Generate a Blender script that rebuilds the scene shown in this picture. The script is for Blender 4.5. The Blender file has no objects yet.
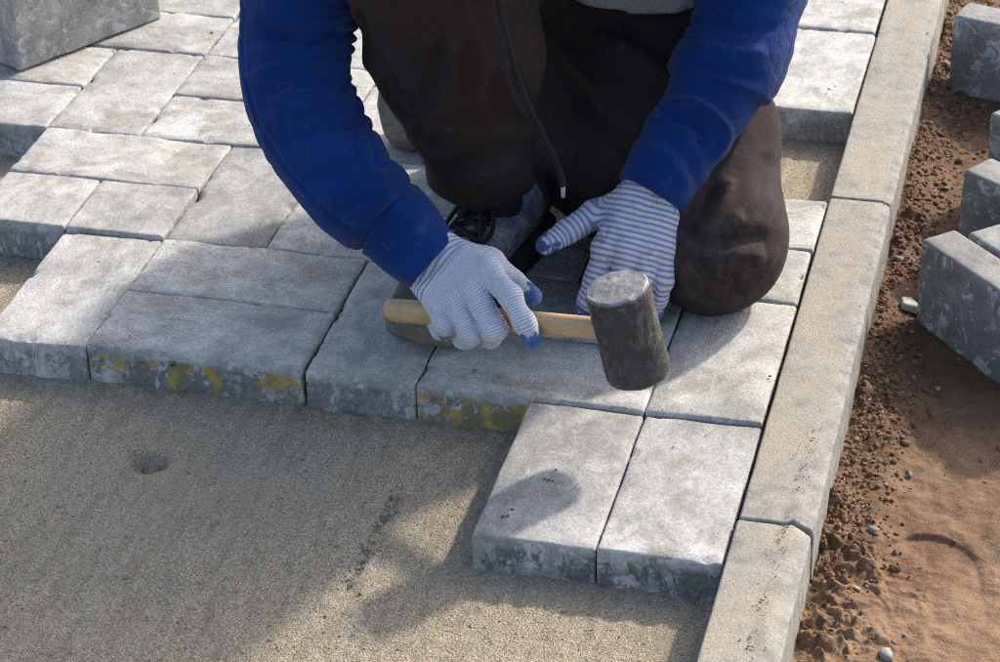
import bpy, math, random
import numpy as np
from mathutils import Matrix, Vector

# ------------------------------------------------------------------ camera, sky, sun, exposure
U = 0.125                                   # short side of a paver in metres
sc = bpy.context.scene
CAM = np.array([2.41088, -16.05042, 11.66833])
RT = np.array([0.97109923, 0.23783884, -0.01997438])
UP = np.array([-0.10477161, 0.49998185, 0.85967497])
FW = np.array([-0.21445093, 0.83273695, -0.51045075])
FPX = 2598.0
cd = bpy.data.cameras.new('camera'); cam = bpy.data.objects.new('camera', cd)
sc.collection.objects.link(cam); sc.camera = cam
cd.sensor_width = 36.0; cd.lens = FPX/1000*36.0
cd.clip_start = 0.05; cd.clip_end = 3000
M = Matrix.Identity(4)
for i in range(3):
    M[i][0] = RT[i]; M[i][1] = UP[i]; M[i][2] = -FW[i]; M[i][3] = CAM[i]*U
cam.matrix_world = M
cd.dof.use_dof = True; cd.dof.focus_distance = 20.2*U; cd.dof.aperture_fstop = 22.0

SUN = np.array([0.30, 0.50, 0.385]); SUN = SUN/np.linalg.norm(SUN)
elev = math.asin(SUN[2]); azim = math.atan2(SUN[0], SUN[1])
w = bpy.data.worlds.new('World'); sc.world = w; w.use_nodes = True
nt = w.node_tree; bg = nt.nodes['Background']
sky = nt.nodes.new('ShaderNodeTexSky'); sky.sky_type = 'NISHITA'; sky.sun_disc = False
sky.sun_elevation = elev; sky.sun_rotation = azim
sky.air_density = 1.0; sky.dust_density = 3.5; sky.ozone_density = 1.0
nt.links.new(sky.outputs[0], bg.inputs[0]); bg.inputs[1].default_value = 0.15
ld = bpy.data.lights.new('sun', 'SUN'); ld.energy = 2.4; ld.angle = math.radians(2.6); ld.color = (1.0, 0.94, 0.84)
sun = bpy.data.objects.new('sun', ld); sc.collection.objects.link(sun)
sun.rotation_euler = Vector(SUN).to_track_quat('Z', 'Y').to_euler()
sc.cycles.filter_width = 1.0; sc.cycles.use_adaptive_sampling = False; sc.cycles.use_denoising = False
sc.cycles.max_bounces = 6; sc.cycles.diffuse_bounces = 3; sc.cycles.sample_clamp_indirect = 4.0
sc.view_settings.view_transform = 'Standard'; sc.view_settings.look = 'None'
sc.view_settings.exposure = 1.2; sc.view_settings.gamma = 1.0; sc.view_settings.use_curve_mapping = False

# ------------------------------------------------------------------ helpers
rng = np.random.default_rng(7); random.seed(7)
def ray(x, y): return FW + (x-500)/FPX*RT - (y-331)/FPX*UP
def bz(x, y, z):                            # a place: sight line (x, y) at height z (paver units)
    d = ray(x, y); return CAM + (z-CAM[2])/d[2]*d
def bd(x, y, dep): return CAM + dep*ray(x, y)
def depth(p): return float((np.asarray(p)-CAM) @ FW)
def bv(x, y, v): d = ray(x, y); return CAM + (v-CAM[1])/d[1]*d

def hash3(i, j, k, seed):
    n = (i.astype(np.int64)*374761393 + j.astype(np.int64)*668265263 + k.astype(np.int64)*2147483647 + seed*1274126177) & 0xffffffff
    n = ((n ^ (n >> 13))*1274126177) & 0xffffffff
    n = ((n ^ (n >> 16))*2246822519) & 0xffffffff
    return ((n ^ (n >> 15)) & 0xffffff)/float(0xffffff)*2-1
def vnoise(p, f, seed=0):
    q = np.asarray(p, float)*f; b = np.floor(q); t = q-b; t = t*t*(3-2*t); b = b.astype(np.int64)
    r = 0
    for a in (0, 1):
        wa = t[..., 0] if a else 1-t[..., 0]
        for c in (0, 1):
            wc = t[..., 1] if c else 1-t[..., 1]
            for d in (0, 1):
                wd = t[..., 2] if d else 1-t[..., 2]
                r = r + wa*wc*wd*hash3(b[..., 0]+a, b[..., 1]+c, b[..., 2]+d, seed)
    return r
def fbm(p, f, n=4, seed=0, g=0.5):
    r = 0; a = 1
    for i in range(n): r = r + a*vnoise(p, f*2**i, seed+i); a *= g
    return r
def sstep(a, b, x): t = np.clip((x-a)/(b-a), 0, 1); return t*t*(3-2*t)

def link(name, me, mat=None, parent=None, smooth=True):
    o = bpy.data.objects.new(name, me); sc.collection.objects.link(o)
    if mat is not None and len(me.materials) == 0: me.materials.append(mat)
    if smooth:
        me.polygons.foreach_set('use_smooth', np.ones(len(me.polygons), bool))
    if parent is not None:
        o.parent = parent; o.matrix_parent_inverse = Matrix.Translation(-parent.location)
    return o
def px(V):                                 # world (metres) to photo sight line, used to place cloth folds while modelling
    d = np.asarray(V)/U-CAM; z = d @ FW; return np.stack([500+FPX*(d @ RT)/z, 331-FPX*(d @ UP)/z], -1)
def crease(V, N, lines):
    P = px(V); face = sstep(.15, -.15, N @ FW); out = np.zeros(len(V))
    for pts, wd, am in lines:
        pts = catmull(np.array(pts, float), 6*len(pts)); best = np.full(len(V), 1e9); along = np.zeros(len(V))
        for i in range(len(pts)-1):
            a, b = pts[i], pts[i+1]; ab = b-a; t = np.clip(((P-a) @ ab)/max(ab @ ab, 1e-6), 0, 1); d = np.linalg.norm(P-a-t[:, None]*ab, axis=1)
            m = d < best; best = np.where(m, d, best); along = np.where(m, (i+t)/(len(pts)-1), along)
        out += am*np.exp(-(best/wd)**2)*np.clip(np.sin(np.pi*np.clip(along, .04, .96))*1.8, 0, 1)
    return out*face
def mesh(v, f):
    me = bpy.data.meshes.new('m'); v = np.asarray(v, np.float32); f = np.asarray(f, np.int32)
    n = f.shape[1]
    me.vertices.add(len(v)); me.vertices.foreach_set('co', v.ravel())
    me.loops.add(f.size); me.loops.foreach_set('vertex_index', f.ravel())
    me.polygons.add(len(f)); me.polygons.foreach_set('loop_start', np.arange(0, f.size, n, dtype=np.int32))
    me.update(calc_edges=True); me.validate(); return me
def joinvf(parts):
    V = []; F = []; o = 0
    for v, f in parts:
        f = np.asarray(f)
        if f.shape[1] == 3: f = np.concatenate([f, f[:, 2:]], 1)
        V.append(np.asarray(v)); F.append(f+o); o += len(v)
    return np.concatenate(V), np.concatenate(F)
def meshvf(v, f):                           # quads that may hold degenerate triangles
    me = bpy.data.meshes.new('m')
    fl = [tuple(q) if q[2] != q[3] else tuple(q[:3]) for q in np.asarray(f).tolist()]
    me.from_pydata(np.asarray(v, float).tolist(), [], fl); me.update(); return me
def empty(name, loc):
    o = bpy.data.objects.new(name, None); o.location = Vector(loc); o.empty_display_size = 0.05
    sc.collection.objects.link(o); return o
def tag(o, label=None, cat=None, group=None, kind=None):
    if label: o['label'] = label
    if cat: o['category'] = cat
    if group: o['group'] = group
    if kind: o['kind'] = kind
    return o
def attr(me, name, arr):
    a = me.attributes.new(name, 'FLOAT', 'POINT'); a.data.foreach_set('value', np.asarray(arr, np.float32))
def normals(me):
    n = np.empty(len(me.vertices)*3, np.float32); me.vertex_normals.foreach_get('vector', n); return n.reshape(-1, 3)
def coords(me):
    n = np.empty(len(me.vertices)*3, np.float32); me.vertices.foreach_get('co', n); return n.reshape(-1, 3)
def setco(me, v): me.vertices.foreach_set('co', np.asarray(v, np.float32).ravel()); me.update()

def grid_mesh(xs, ys, zfun):
    X, Y = np.meshgrid(xs, ys, indexing='ij'); Z = zfun(X, Y)
    v = np.stack([X, Y, Z], -1).reshape(-1, 3); n, m = len(xs), len(ys)
    i = np.arange(n*m).reshape(n, m)
    f = np.stack([i[:-1, :-1], i[1:, :-1], i[1:, 1:], i[:-1, 1:]], -1).reshape(-1, 4)
    return v, f
def rbox(sx, sy, sz, r, dx, amp=0.0, seed=0, edge=0.0):
    """a box with rounded, slightly uneven edges; base at z=-sz, top at 0"""
    def ax(s):
        a = np.linspace(-s/2+r, s/2-r, max(2, int(round((s-2*r)/dx))+1)); e = np.array([1, .8, .55, .28])*r
        return np.concatenate([-s/2+r-e, a, s/2-r+e[::-1]])
    A = [ax(sx), ax(sy), ax(sz)]; V = []; F = []; off = 0
    for axis in range(3):
        a, b = A[(axis+1) % 3], A[(axis+2) % 3]
        for sgn in (-1, 1):
            P, Q = np.meshgrid(a, b, indexing='ij'); v = np.zeros(P.shape+(3,))
            v[..., (axis+1) % 3] = P; v[..., (axis+2) % 3] = Q; v[..., axis] = sgn*(sx, sy, sz)[axis]/2
            n, m = P.shape; i = np.arange(n*m).reshape(n, m)+off
            q = np.stack([i[:-1, :-1], i[1:, :-1], i[1:, 1:], i[:-1, 1:]], -1).reshape(-1, 4)
            if sgn < 0: q = q[:, ::-1]
            V.append(v.reshape(-1, 3)); F.append(q); off += n*m
    V = np.concatenate(V); F = np.concatenate(F)
    key = np.round(V*1e5).astype(np.int64); _, first, inv = np.unique(key, axis=0, return_index=True, return_inverse=True)
    V = V[first]; F = inv.reshape(-1)[F]
    half = np.array([sx, sy, sz])/2
    rr = r*(1+edge*fbm(V+seed*3.1, 40, 2, seed))[:, None]
    rr = np.clip(rr, r*.35, r*1.0)
    c = np.clip(V, -half+r, half-r); d = V-c; L = np.linalg.norm(d, axis=1, keepdims=True)
    o = np.where(L > 1e-9, d/np.maximum(L, 1e-9), 0)
    # round the corner: direction of offset, length limited to r
    m = np.max(np.abs(d), axis=1, keepdims=True)
    V = c + o*np.minimum(m, r)
    if amp:
        nn = fbm(V+seed*7.7, 22, 4, seed+5)[:, None]; V = V + amp*nn*np.sign(V)*(np.abs(V) > half-r*1.3)
    V[:, 2] -= sz/2
    return V, F

# implicit surfaces
def sd_cap(P, a, b, ra, rb):
    a = np.asarray(a, np.float32); b = np.asarray(b, np.float32); ab = b-a
    t = np.clip(((P-a) @ ab)/max(float(ab @ ab), 1e-12), 0, 1)
    return np.linalg.norm(P-a-t[..., None]*ab, axis=-1)-(ra+(rb-ra)*t)
def smin(a, b, k):
    h = np.clip(.5+.5*(b-a)/k, 0, 1); return b+(a-b)*h-k*h*(1-h)
def sd_ell(P, c, r, R=None):
    q = P-np.asarray(c, np.float32)
    if R is not None: q = q @ np.asarray(R, np.float32)
    r = np.asarray(r, np.float32); k0 = np.linalg.norm(q/r, axis=-1); k1 = np.linalg.norm(q/(r*r), axis=-1)
    return k0*(k0-1)/np.maximum(k1, 1e-6)
def nets(fn, lo, hi, h):
    lo = np.asarray(lo, float); n = np.ceil((np.asarray(hi)-lo)/h).astype(int)+1
    ax = [lo[i]+h*np.arange(n[i]) for i in range(3)]
    P = np.stack(np.meshgrid(*ax, indexing='ij'), -1).astype(np.float32)
    F = np.empty(tuple(n), np.float32)
    for i in range(0, n[0], 24): F[i:i+24] = fn(P[i:i+24])
    S = F < 0
    def cs(A, i, j, k): return A[i:n[0]-1+i, j:n[1]-1+j, k:n[2]-1+k]
    cnt = sum(cs(S, i, j, k).astype(np.int8) for i in (0, 1) for j in (0, 1) for k in (0, 1))
    mask = (cnt > 0) & (cnt < 8); idx = np.full(mask.shape, -1, np.int64); N = int(mask.sum()); idx[mask] = np.arange(N)
    ci = np.argwhere(mask); acc = np.zeros((N, 3)); num = np.zeros(N)
    for a in range(3):
        for p in (0, 1):
            for q in (0, 1):
                o0 = [0, 0, 0]; o0[(a+1) % 3] = p; o0[(a+2) % 3] = q; o1 = list(o0); o1[a] = 1
                f0 = F[tuple((ci+o0).T)]; f1 = F[tuple((ci+o1).T)]; m = (f0 < 0) != (f1 < 0)
                t = np.where(m, f0/np.where(m, f0-f1, 1), 0)
                pos = np.tile(np.array(o0, float), (N, 1)); pos[:, a] = t
                acc[m] += pos[m]; num[m] += 1
    V = lo+h*(ci+acc/np.maximum(num, 1)[:, None]); Q = []
    for a in range(3):
        b, c = (a+1) % 3, (a+2) % 3
        s0 = [slice(None)]*3; s1 = [slice(None)]*3; s0[a] = slice(0, -1); s1[a] = slice(1, None)
        d = S[tuple(s0)] != S[tuple(s1)]; e = np.argwhere(d)
        e = e[(e[:, b] > 0) & (e[:, c] > 0) & (e[:, b] < n[b]-1) & (e[:, c] < n[c]-1)]
        ins = S[tuple(e.T)]
        def cell(db, dc):
            g = e.copy(); g[:, b] += db; g[:, c] += dc; return idx[tuple(g.T)]
        q = np.stack([cell(-1, -1), cell(0, -1), cell(0, 0), cell(-1, 0)], 1)
        q[~ins] = q[~ins][:, ::-1]; Q.append(q)
    Q = np.concatenate(Q); Q = Q[(Q >= 0).all(1)]
    return V, Q
def catmull(P, n):
    P = np.asarray(P, float); K = len(P); out = []
    T = np.linspace(0, K-1, n)
    for t in T:
        i = min(int(t), K-2); f = t-i
        p0 = P[max(i-1, 0)]; p1 = P[i]; p2 = P[i+1]; p3 = P[min(i+2, K-1)]
        out.append(.5*((2*p1)+(-p0+p2)*f+(2*p0-5*p1+4*p2-p3)*f*f+(-p0+3*p1-3*p2+p3)*f**3))
    return np.array(out)
def tube(path, rad, seg=12, disp=None, ref=None, caps=True):
    """loft round a path; rad per ring; disp(s, theta) adds to the radius"""
    P = np.asarray(path, float); n = len(P)
    T = np.gradient(P, axis=0); T /= np.maximum(np.linalg.norm(T, axis=1, keepdims=True), 1e-12)
    r0 = np.asarray(ref if ref is not None else ([0, 0, 1] if abs(T[0, 2]) < .9 else [1, 0, 0]), float)
    Nn = np.zeros_like(P); v = r0
    for i in range(n):
        v = v-T[i]*(v @ T[i]); v = v/np.linalg.norm(v); Nn[i] = v
    Bn = np.cross(T, Nn); th = np.linspace(0, 2*np.pi, seg, endpoint=False)
    s = np.concatenate([[0], np.cumsum(np.linalg.norm(np.diff(P, axis=0), axis=1))])
    rad = np.broadcast_to(np.asarray(rad, float), (n,))
    R = rad[:, None]+np.zeros((1, seg))
    if disp is not None:
        Sg, Tg = np.meshgrid(s, th, indexing='ij'); R = R+disp(Sg, Tg)
    V = P[:, None]+R[..., None]*(np.cos(th)[None, :, None]*Nn[:, None]+np.sin(th)[None, :, None]*Bn[:, None])
    V = V.reshape(-1, 3); i = np.arange(n*seg).reshape(n, seg); j = np.roll(i, -1, 1)
    F = np.stack([i[:-1], j[:-1], j[1:], i[1:]], -1).reshape(-1, 4)
    if caps:
        V = np.concatenate([V, P[:1], P[-1:]]); a, b = n*seg, n*seg+1
        F = np.concatenate([F, np.stack([j[0], i[0], np.full(seg, a), np.full(seg, a)], 1), np.stack([i[-1], j[-1], np.full(seg, b), np.full(seg, b)], 1)])
    return V, F

# ------------------------------------------------------------------ materials
class NT:
    def __init__(s, name):
        s.m = bpy.data.materials.new(name); s.m.use_nodes = True; s.t = s.m.node_tree
        s.b = s.t.nodes['Principled BSDF']; s.b.inputs['Specular IOR Level'].default_value = 0.3
    def n(s, typ, **kw):
        d = s.t.nodes.new('ShaderNode'+typ)
        for k, v in kw.items(): setattr(d, k, v)
        return d
    def put(s, sock, v):
        if hasattr(v, 'links') or isinstance(v, bpy.types.NodeSocket): s.t.links.new(v, sock)
        else: sock.default_value = v
    def coord(s, random_shift=False):
        c = s.n('TexCoord').outputs['Object']
        if random_shift:
            oi = s.n('Attribute', attribute_name='seed', attribute_type='OBJECT'); mul = s.n('VectorMath', operation='MULTIPLY_ADD')
            cb = s.n('CombineXYZ'); s.put(cb.inputs[0], oi.outputs['Fac']); s.put(cb.inputs[1], oi.outputs['Fac']); s.put(cb.inputs[2], oi.outputs['Fac'])
            s.put(mul.inputs[0], cb.outputs[0]); mul.inputs[1].default_value = (13.7, 7.1, 5.3); s.put(mul.inputs[2], c); c = mul.outputs[0]
        return c
    def scale(s, c, v):
        m = s.n('VectorMath', operation='MULTIPLY'); s.put(m.inputs[0], c); m.inputs[1].default_value = v; return m.outputs[0]
    def noise(s, c, sc_, det=4, rough=.55, dist=0.0):
        d = s.n('TexNoise'); s.put(d.inputs['Vector'], c); d.inputs['Scale'].default_value = sc_
        d.inputs['Detail'].default_value = det; d.inputs['Roughness'].default_value = rough; d.inputs['Distortion'].default_value = dist
        return d.outputs['Fac']
    def vor(s, c, sc_, feature='F1'):
        d = s.n('TexVoronoi', feature=feature); s.put(d.inputs['Vector'], c); d.inputs['Scale'].default_value = sc_; return d.outputs['Distance']
    def map(s, v, a, b, lo=0.0, hi=1.0, smooth=False):
        d = s.n('MapRange', interpolation_type='SMOOTHSTEP' if smooth else 'LINEAR'); s.put(d.inputs[0], v)
        for i, x in enumerate((a, b, lo, hi)): s.put(d.inputs[1+i], x)
        return d.outputs[0]
    def math(s, op, a, b=0.0, clamp=False):
        d = s.n('Math', operation=op, use_clamp=clamp); s.put(d.inputs[0], a); s.put(d.inputs[1], b); return d.outputs[0]
    def mix(s, f, a, b, mode='MIX'):
        d = s.n('Mix', data_type='RGBA', blend_type=mode); s.put(d.inputs[0], f)
        for i, x in ((6, a), (7, b)): s.put(d.inputs[i], x if not isinstance(x, tuple) else (x+(1,))[:4])
        return d.outputs[2]
    def bump(s, h, strength, dist, prev=None):
        d = s.n('Bump'); s.put(d.inputs['Height'], h); d.inputs['Strength'].default_value = strength; d.inputs['Distance'].default_value = dist
        if prev is not None: s.put(d.inputs['Normal'], prev)
        return d.outputs[0]
    def done(s, col, rough, nrm=None, spec=None):
        s.put(s.b.inputs['Base Color'], col if not isinstance(col, tuple) else (col+(1,))[:4]); s.put(s.b.inputs['Roughness'], rough)
        if nrm is not None: s.put(s.b.inputs['Normal'], nrm)
        if spec is not None: s.b.inputs['Specular IOR Level'].default_value = spec
        return s.m
    def attr(s, name, typ='GEOMETRY'):
        d = s.n('Attribute', attribute_name=name, attribute_type=typ); return d.outputs['Fac']

def mat_paver():
    k = NT('paver_concrete'); c = k.coord(True)
    big = k.noise(c, 7, 4, .6, .5); mid = k.noise(k.scale(c, (1, 1.5, 1)), 26, 6, .68, .5); fine = k.noise(c, 300, 4, .75); grit = k.noise(c, 1100, 2, .6)
    tone = k.math('ADD', k.math('MULTIPLY', big, .5), k.math('MULTIPLY', mid, .5))
    rnd = k.attr('seed', 'OBJECT')
    col = k.mix(k.map(tone, .39, .61), (.27, .266, .255), (.52, .515, .495))
    col = k.mix(k.map(k.noise(c, 14, 4, .6, .8), .52, .68, 0, .75), col, (.24, .22, .18))
    col = k.mix(k.map(k.noise(c, 48, 7, .8, 1.0), .57, .68, 0, .55), col, (.60, .595, .58))
    col = k.mix(k.map(k.noise(c, 70, 6, .78, .6), .58, .70, 0, .55), col, (.16, .155, .145))
    col = k.mix(k.map(fine, .41, .59, 0, 1), k.mix(1.0, col, (.82, .82, .815), 'MULTIPLY'), k.mix(1.0, col, (1.10, 1.10, 1.10), 'MULTIPLY'))
    pits = k.map(k.vor(c, 150), .0, .13, 1, 0); pm = k.math('MULTIPLY', pits, k.map(k.noise(c, 34, 3), .50, .60))
    sp2 = k.math('MULTIPLY', k.map(k.vor(c, 420), .0, .16, 1, 0), k.map(k.noise(c, 60, 3), .50, .58)); pm = k.math('MAXIMUM', pm, sp2)
    col = k.mix(k.math('MULTIPLY', pm, .85), col, (.075, .07, .06))
    col = k.mix(1.0, col, k.mix(rnd, (.92, .915, .905), (.99, .97, .935)), 'MULTIPLY')
    darkening = k.map(k.noise(c, 18, 5, .65, .5), .3, .68, 1, .55); col = k.mix(k.math('MULTIPLY', darkening, k.attr('darkening', 'OBJECT')), col, (.085, .085, .088))  # patchy darkening over the whole paver, amount set per object
    # sides: damp mould-release stains and scuffs
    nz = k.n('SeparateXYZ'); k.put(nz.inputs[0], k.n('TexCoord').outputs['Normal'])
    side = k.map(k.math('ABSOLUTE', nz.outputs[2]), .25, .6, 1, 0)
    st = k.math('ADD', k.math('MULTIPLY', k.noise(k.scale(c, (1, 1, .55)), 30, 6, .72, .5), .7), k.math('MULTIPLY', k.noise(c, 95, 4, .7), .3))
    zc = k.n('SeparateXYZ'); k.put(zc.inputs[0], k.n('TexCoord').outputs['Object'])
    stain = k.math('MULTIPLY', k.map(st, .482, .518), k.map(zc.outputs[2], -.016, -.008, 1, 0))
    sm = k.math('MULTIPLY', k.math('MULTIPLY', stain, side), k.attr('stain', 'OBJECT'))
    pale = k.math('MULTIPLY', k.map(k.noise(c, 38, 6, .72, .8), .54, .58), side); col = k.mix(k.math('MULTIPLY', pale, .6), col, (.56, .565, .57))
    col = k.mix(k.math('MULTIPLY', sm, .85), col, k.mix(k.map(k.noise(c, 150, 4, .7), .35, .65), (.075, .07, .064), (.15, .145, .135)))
    yl = k.math('ADD', k.math('MULTIPLY', k.noise(c, 26, 4, .6, .4), .75), k.math('MULTIPLY', k.noise(c, 120, 3, .7), .25))
    ym = k.math('MULTIPLY', k.math('MULTIPLY', k.map(k.math('ADD', yl, k.math('MULTIPLY', k.attr('yellow', 'OBJECT'), .07)), .565, .585), side), k.map(k.attr('yellow', 'OBJECT'), .1, .3))
    ym = k.math('MULTIPLY', ym, k.map(zc.outputs[2], -.014, -.010, 1, 0))
    col = k.mix(k.math('MULTIPLY', ym, k.map(k.noise(c, 200, 4, .7), .3, .55, .7, 1.0)), col, k.mix(k.map(k.noise(c, 40, 3), .42, .58), (.19, .165, .085), (.40, .275, .06)))
    h = k.math('ADD', k.math('MULTIPLY', mid, .55), k.math('ADD', k.math('MULTIPLY', fine, .55), k.math('MULTIPLY', pm, -.9)))
    n = k.bump(h, .6, .0022); n = k.bump(grit, .35, .0008, n)
    return k.done(col, k.map(tone, .3, .7, .92, .78), n, .25)

def mat_kerb():
    k = NT('kerb_concrete'); c = k.coord(True)
    t = k.noise(c, 8, 5, .6, .4); m = k.noise(c, 45, 5, .65); f = k.noise(c, 380, 4, .75)
    base = k.mix(k.map(m, .36, .64), (.185, .182, .17), (.32, .315, .295)); base = k.mix(k.map(f, .4, .6), k.mix(1.0, base, (.78, .78, .77), 'MULTIPLY'), base)
    sand = k.mix(k.map(f, .3, .7), (.215, .19, .147), (.375, .338, .272))
    nz = k.n('SeparateXYZ'); k.put(nz.inputs[0], k.n('TexCoord').outputs['Normal']); top = k.map(nz.outputs[2], .6, .9)
    ox = k.n('SeparateXYZ'); k.put(ox.inputs[0], k.n('TexCoord').outputs['Object'])
    cover = k.math('ADD', k.map(t, .34, .56), k.math('MULTIPLY', k.map(m, .35, .65), .35))
    cover = k.math('MULTIPLY', cover, k.map(ox.outputs[0], .018, .030, 1, .25))
    col = k.mix(k.math('MULTIPLY', k.math('MULTIPLY', cover, top), .8, True), base, sand)
    pit = k.map(k.vor(c, 170), .02, .15, 1, 0); pm = k.math('MULTIPLY', pit, k.map(k.noise(c, 30, 3), .50, .62))
    col = k.mix(k.math('MULTIPLY', pm, .7), col, (.13, .11, .09))
    n = k.bump(k.math('ADD', k.math('MULTIPLY', m, .6), k.math('SUBTRACT', k.math('MULTIPLY', f, .7), pm)), .7, .0024)
    return k.done(col, .9, n, .2)

def mat_sand():
    k = NT('sand_bed'); c = k.coord()
    sk = k.scale(c, (3.0, .45, 1)); streak = k.noise(sk, 26, 5, .6, .3); big = k.noise(c, 4, 4, .6)
    g1 = k.noise(c, 400, 4, .8); g2 = k.noise(c, 850, 2, .6); v = k.vor(c, 480)
    col = k.mix(k.map(g1, .40, .60), (.21, .168, .114), (.52, .44, .325))
    col = k.mix(k.map(streak, .46, .64, 0, .36), col, (.17, .135, .082))
    col = k.mix(k.map(big, .35, .7, 0, .35), col, (.38, .32, .235))
    col = k.mix(k.map(g2, .60, .68, 0, .65), col, (.04, .033, .026)); col = k.mix(k.map(g2, .24, .32, .5, 0), col, (.46, .42, .34))
    h = k.math('ADD', k.math('MULTIPLY', g1, 1.0), k.math('ADD', k.math('MULTIPLY', v, .6), k.math('MULTIPLY', streak, 1.1)))
    n = k.bump(h, .9, .0030)
    return k.done(col, .95, n, .1)

def mat_soil():
    k = NT('clay_soil'); c = k.coord()
    a = k.noise(c, 7, 5, .6, .3); b = k.noise(c, 60, 6, .7, .4); f = k.noise(c, 500, 3, .7)
    col = k.mix(k.map(a, .36, .64), (.165, .088, .043), (.25, .152, .086))
    col = k.mix(k.map(b, .35, .7), k.mix(1.0, col, (.62, .58, .55), 'MULTIPLY'), col)
    col = k.mix(k.map(f, .3, .7, .0, .35), col, (.27, .18, .115))
    wet = k.attr('wet'); col = k.mix(wet, col, k.mix(1.0, col, (.55, .50, .47), 'MULTIPLY'))
    n = k.bump(k.math('ADD', b, k.math('MULTIPLY', f, .35)), .8, .004)
    return k.done(col, k.map(a, .3, .7, .95, .75), n, .25)

def mat_knit_glove():
    k = NT('striped_knit_glove'); c = k.coord()
    ph = k.attr('phase'); s = k.math('SINE', k.math('MULTIPLY', ph, 6.28318)); rows = k.math('SINE', k.math('MULTIPLY', k.attr('rows'), 6.28318))
    blue = k.map(s, -.15, .65)
    col = k.mix(k.math('MULTIPLY', blue, k.attr('contrast')), (.58, .58, .59), (.20, .24, .46))
    dirt = k.map(k.noise(c, 45, 5, .65, .5), .58, .72, 0, .75); col = k.mix(k.math('MULTIPLY', dirt, k.attr('dirt')), col, (.20, .145, .10))
    col = k.mix(k.map(k.noise(c, 22, 3), .4, .7, 0, .22), col, (.36, .35, .37))
    coat = k.map(k.math('ADD', k.attr('coat'), k.map(k.noise(c, 260, 4, .7), .3, .7, -.35, .35)), .35, .75); cc = k.mix(k.map(k.noise(c, 120, 3), .3, .7), (.015, .07, .21), (.07, .15, .31))
    col = k.mix(coat, col, cc)
    n = k.bump(k.math('ADD', k.math('MULTIPLY', rows, .5), k.math('MULTIPLY', k.noise(c, 900, 2), .8)), .5, .0008)
    n = k.bump(k.noise(c, 160, 3), .35, .002, n)
    k.b.inputs['Sheen Weight'].default_value = .15
    return k.done(col, k.map(coat, 0, 1, .9, .45), n, .25)

def mat_cloth(name, ca, cb, lint, sheen, fuzz=.35, weave=900, rumple=.007):
    k = NT(name); c = k.coord(); a = k.noise(c, 14, 4, .6); f = k.noise(c, weave, 2, .6)
    col = k.mix(k.map(a, .3, .7), ca, cb)
    col = k.mix(k.map(f, .35, .65, .35, 0), col, k.mix(1.0, col, (.5, .5, .5), 'MULTIPLY'))
    sp = k.math('MULTIPLY', k.map(k.vor(c, 210), .0, .085, 1, 0), k.map(k.noise(c, 26, 2), .55, .68))
    col = k.mix(k.math('MULTIPLY', sp, lint), col, (.45, .45, .47))
    col = k.mix(k.map(k.noise(c, 30, 5, .7, .6), .6, .8, 0, lint*.35), col, (.32, .29, .26))
    col = k.mix(k.math('MULTIPLY', k.attr('dust'), k.map(k.noise(c, 55, 6, .75, .5), .40, .66, 0, .30)), col, (.17, .14, .125))
    n = k.bump(f, fuzz, .0016); n = k.bump(k.noise(c, 60, 5, .62, .4), .5, rumple, n)
    k.b.inputs['Sheen Weight'].default_value = sheen; k.b.inputs['Sheen Roughness'].default_value = .45
    return k.done(col, .92, n, .12)

def mat_wood():
    k = NT('pale_wood'); c = k.coord()
    g = k.noise(k.scale(c, (3, 26, 26)), 12, 5, .65, .6); f = k.noise(k.scale(c, (8, 90, 90)), 30, 3, .6); d = k.noise(c, 30, 4, .6)
    col = k.mix(k.map(g, .3, .7), (.42, .265, .13), (.58, .40, .225)); col = k.mix(k.map(d, .55, .8, 0, .5), col, (.26, .17, .10))
    col = k.mix(k.map(f, .55, .7, 0, .35), col, (.22, .13, .06))
    return k.done(col, .6, k.bump(f, .2, .0006), .35)
def mat_rubber():
    k = NT('worn_black_rubber'); c = k.coord()
    a = k.noise(c, 28, 6, .7, .8); b = k.noise(k.scale(c, (1, 1, .45)), 70, 6, .75, 1.2); f = k.noise(c, 500, 3, .7)
    col = k.mix(k.map(a, .42, .66), (.020, .0205, .022), (.056, .057, .059)); col = k.mix(k.map(b, .50, .66, 0, .7), col, (.15, .15, .147))
    top = k.attr('strike'); col = k.mix(k.math('MULTIPLY', top, k.map(b, .25, .62, .35, .95)), col, (.27, .27, .265))
    cr = k.map(k.vor(k.scale(c, (1.6, 1, .5)), 60, 'DISTANCE_TO_EDGE'), .0, .03, 1, 0); cm = k.math('MULTIPLY', cr, k.map(a, .5, .62))
    col = k.mix(cm, col, (.01, .01, .01))
    n = k.bump(k.math('SUBTRACT', k.math('ADD', b, k.math('MULTIPLY', f, .3)), k.math('MULTIPLY', cm, .7)), .6, .003)
    return k.done(col, k.map(a, .4, .65, .38, .7), n, .5)
def mat_plain(name, a, b, rough=.7, sc_=60, bump=.3, bd_=.001, spec=.3):
    k = NT(name); c = k.coord(); t = k.noise(c, sc_, 5, .65, .4)
    return k.done(k.mix(k.map(t, .35, .65), a, b), rough, k.bump(t, bump, bd_), spec)
def mat_shoe_mesh():
    k = NT('shoe_mesh'); c = k.coord(); v = k.vor(c, 560); t = k.noise(c, 40, 5, .65, .5)
    col = k.mix(k.map(v, .25, .55), (.02, .028, .042), (.15, .19, .24)); col = k.mix(k.map(t, .48, .66, 0, .75), col, (.34, .35, .35))
    return k.done(col, .75, k.bump(v, .5, .001), .3)
PAVER, KERB, SAND, SOIL, GLOVE = mat_paver(), mat_kerb(), mat_sand(), mat_soil(), mat_knit_glove()
BLUE = mat_cloth('blue_fleece', (.0028, .023, .122), (.0055, .041, .190), .6, .10, .6)
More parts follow.
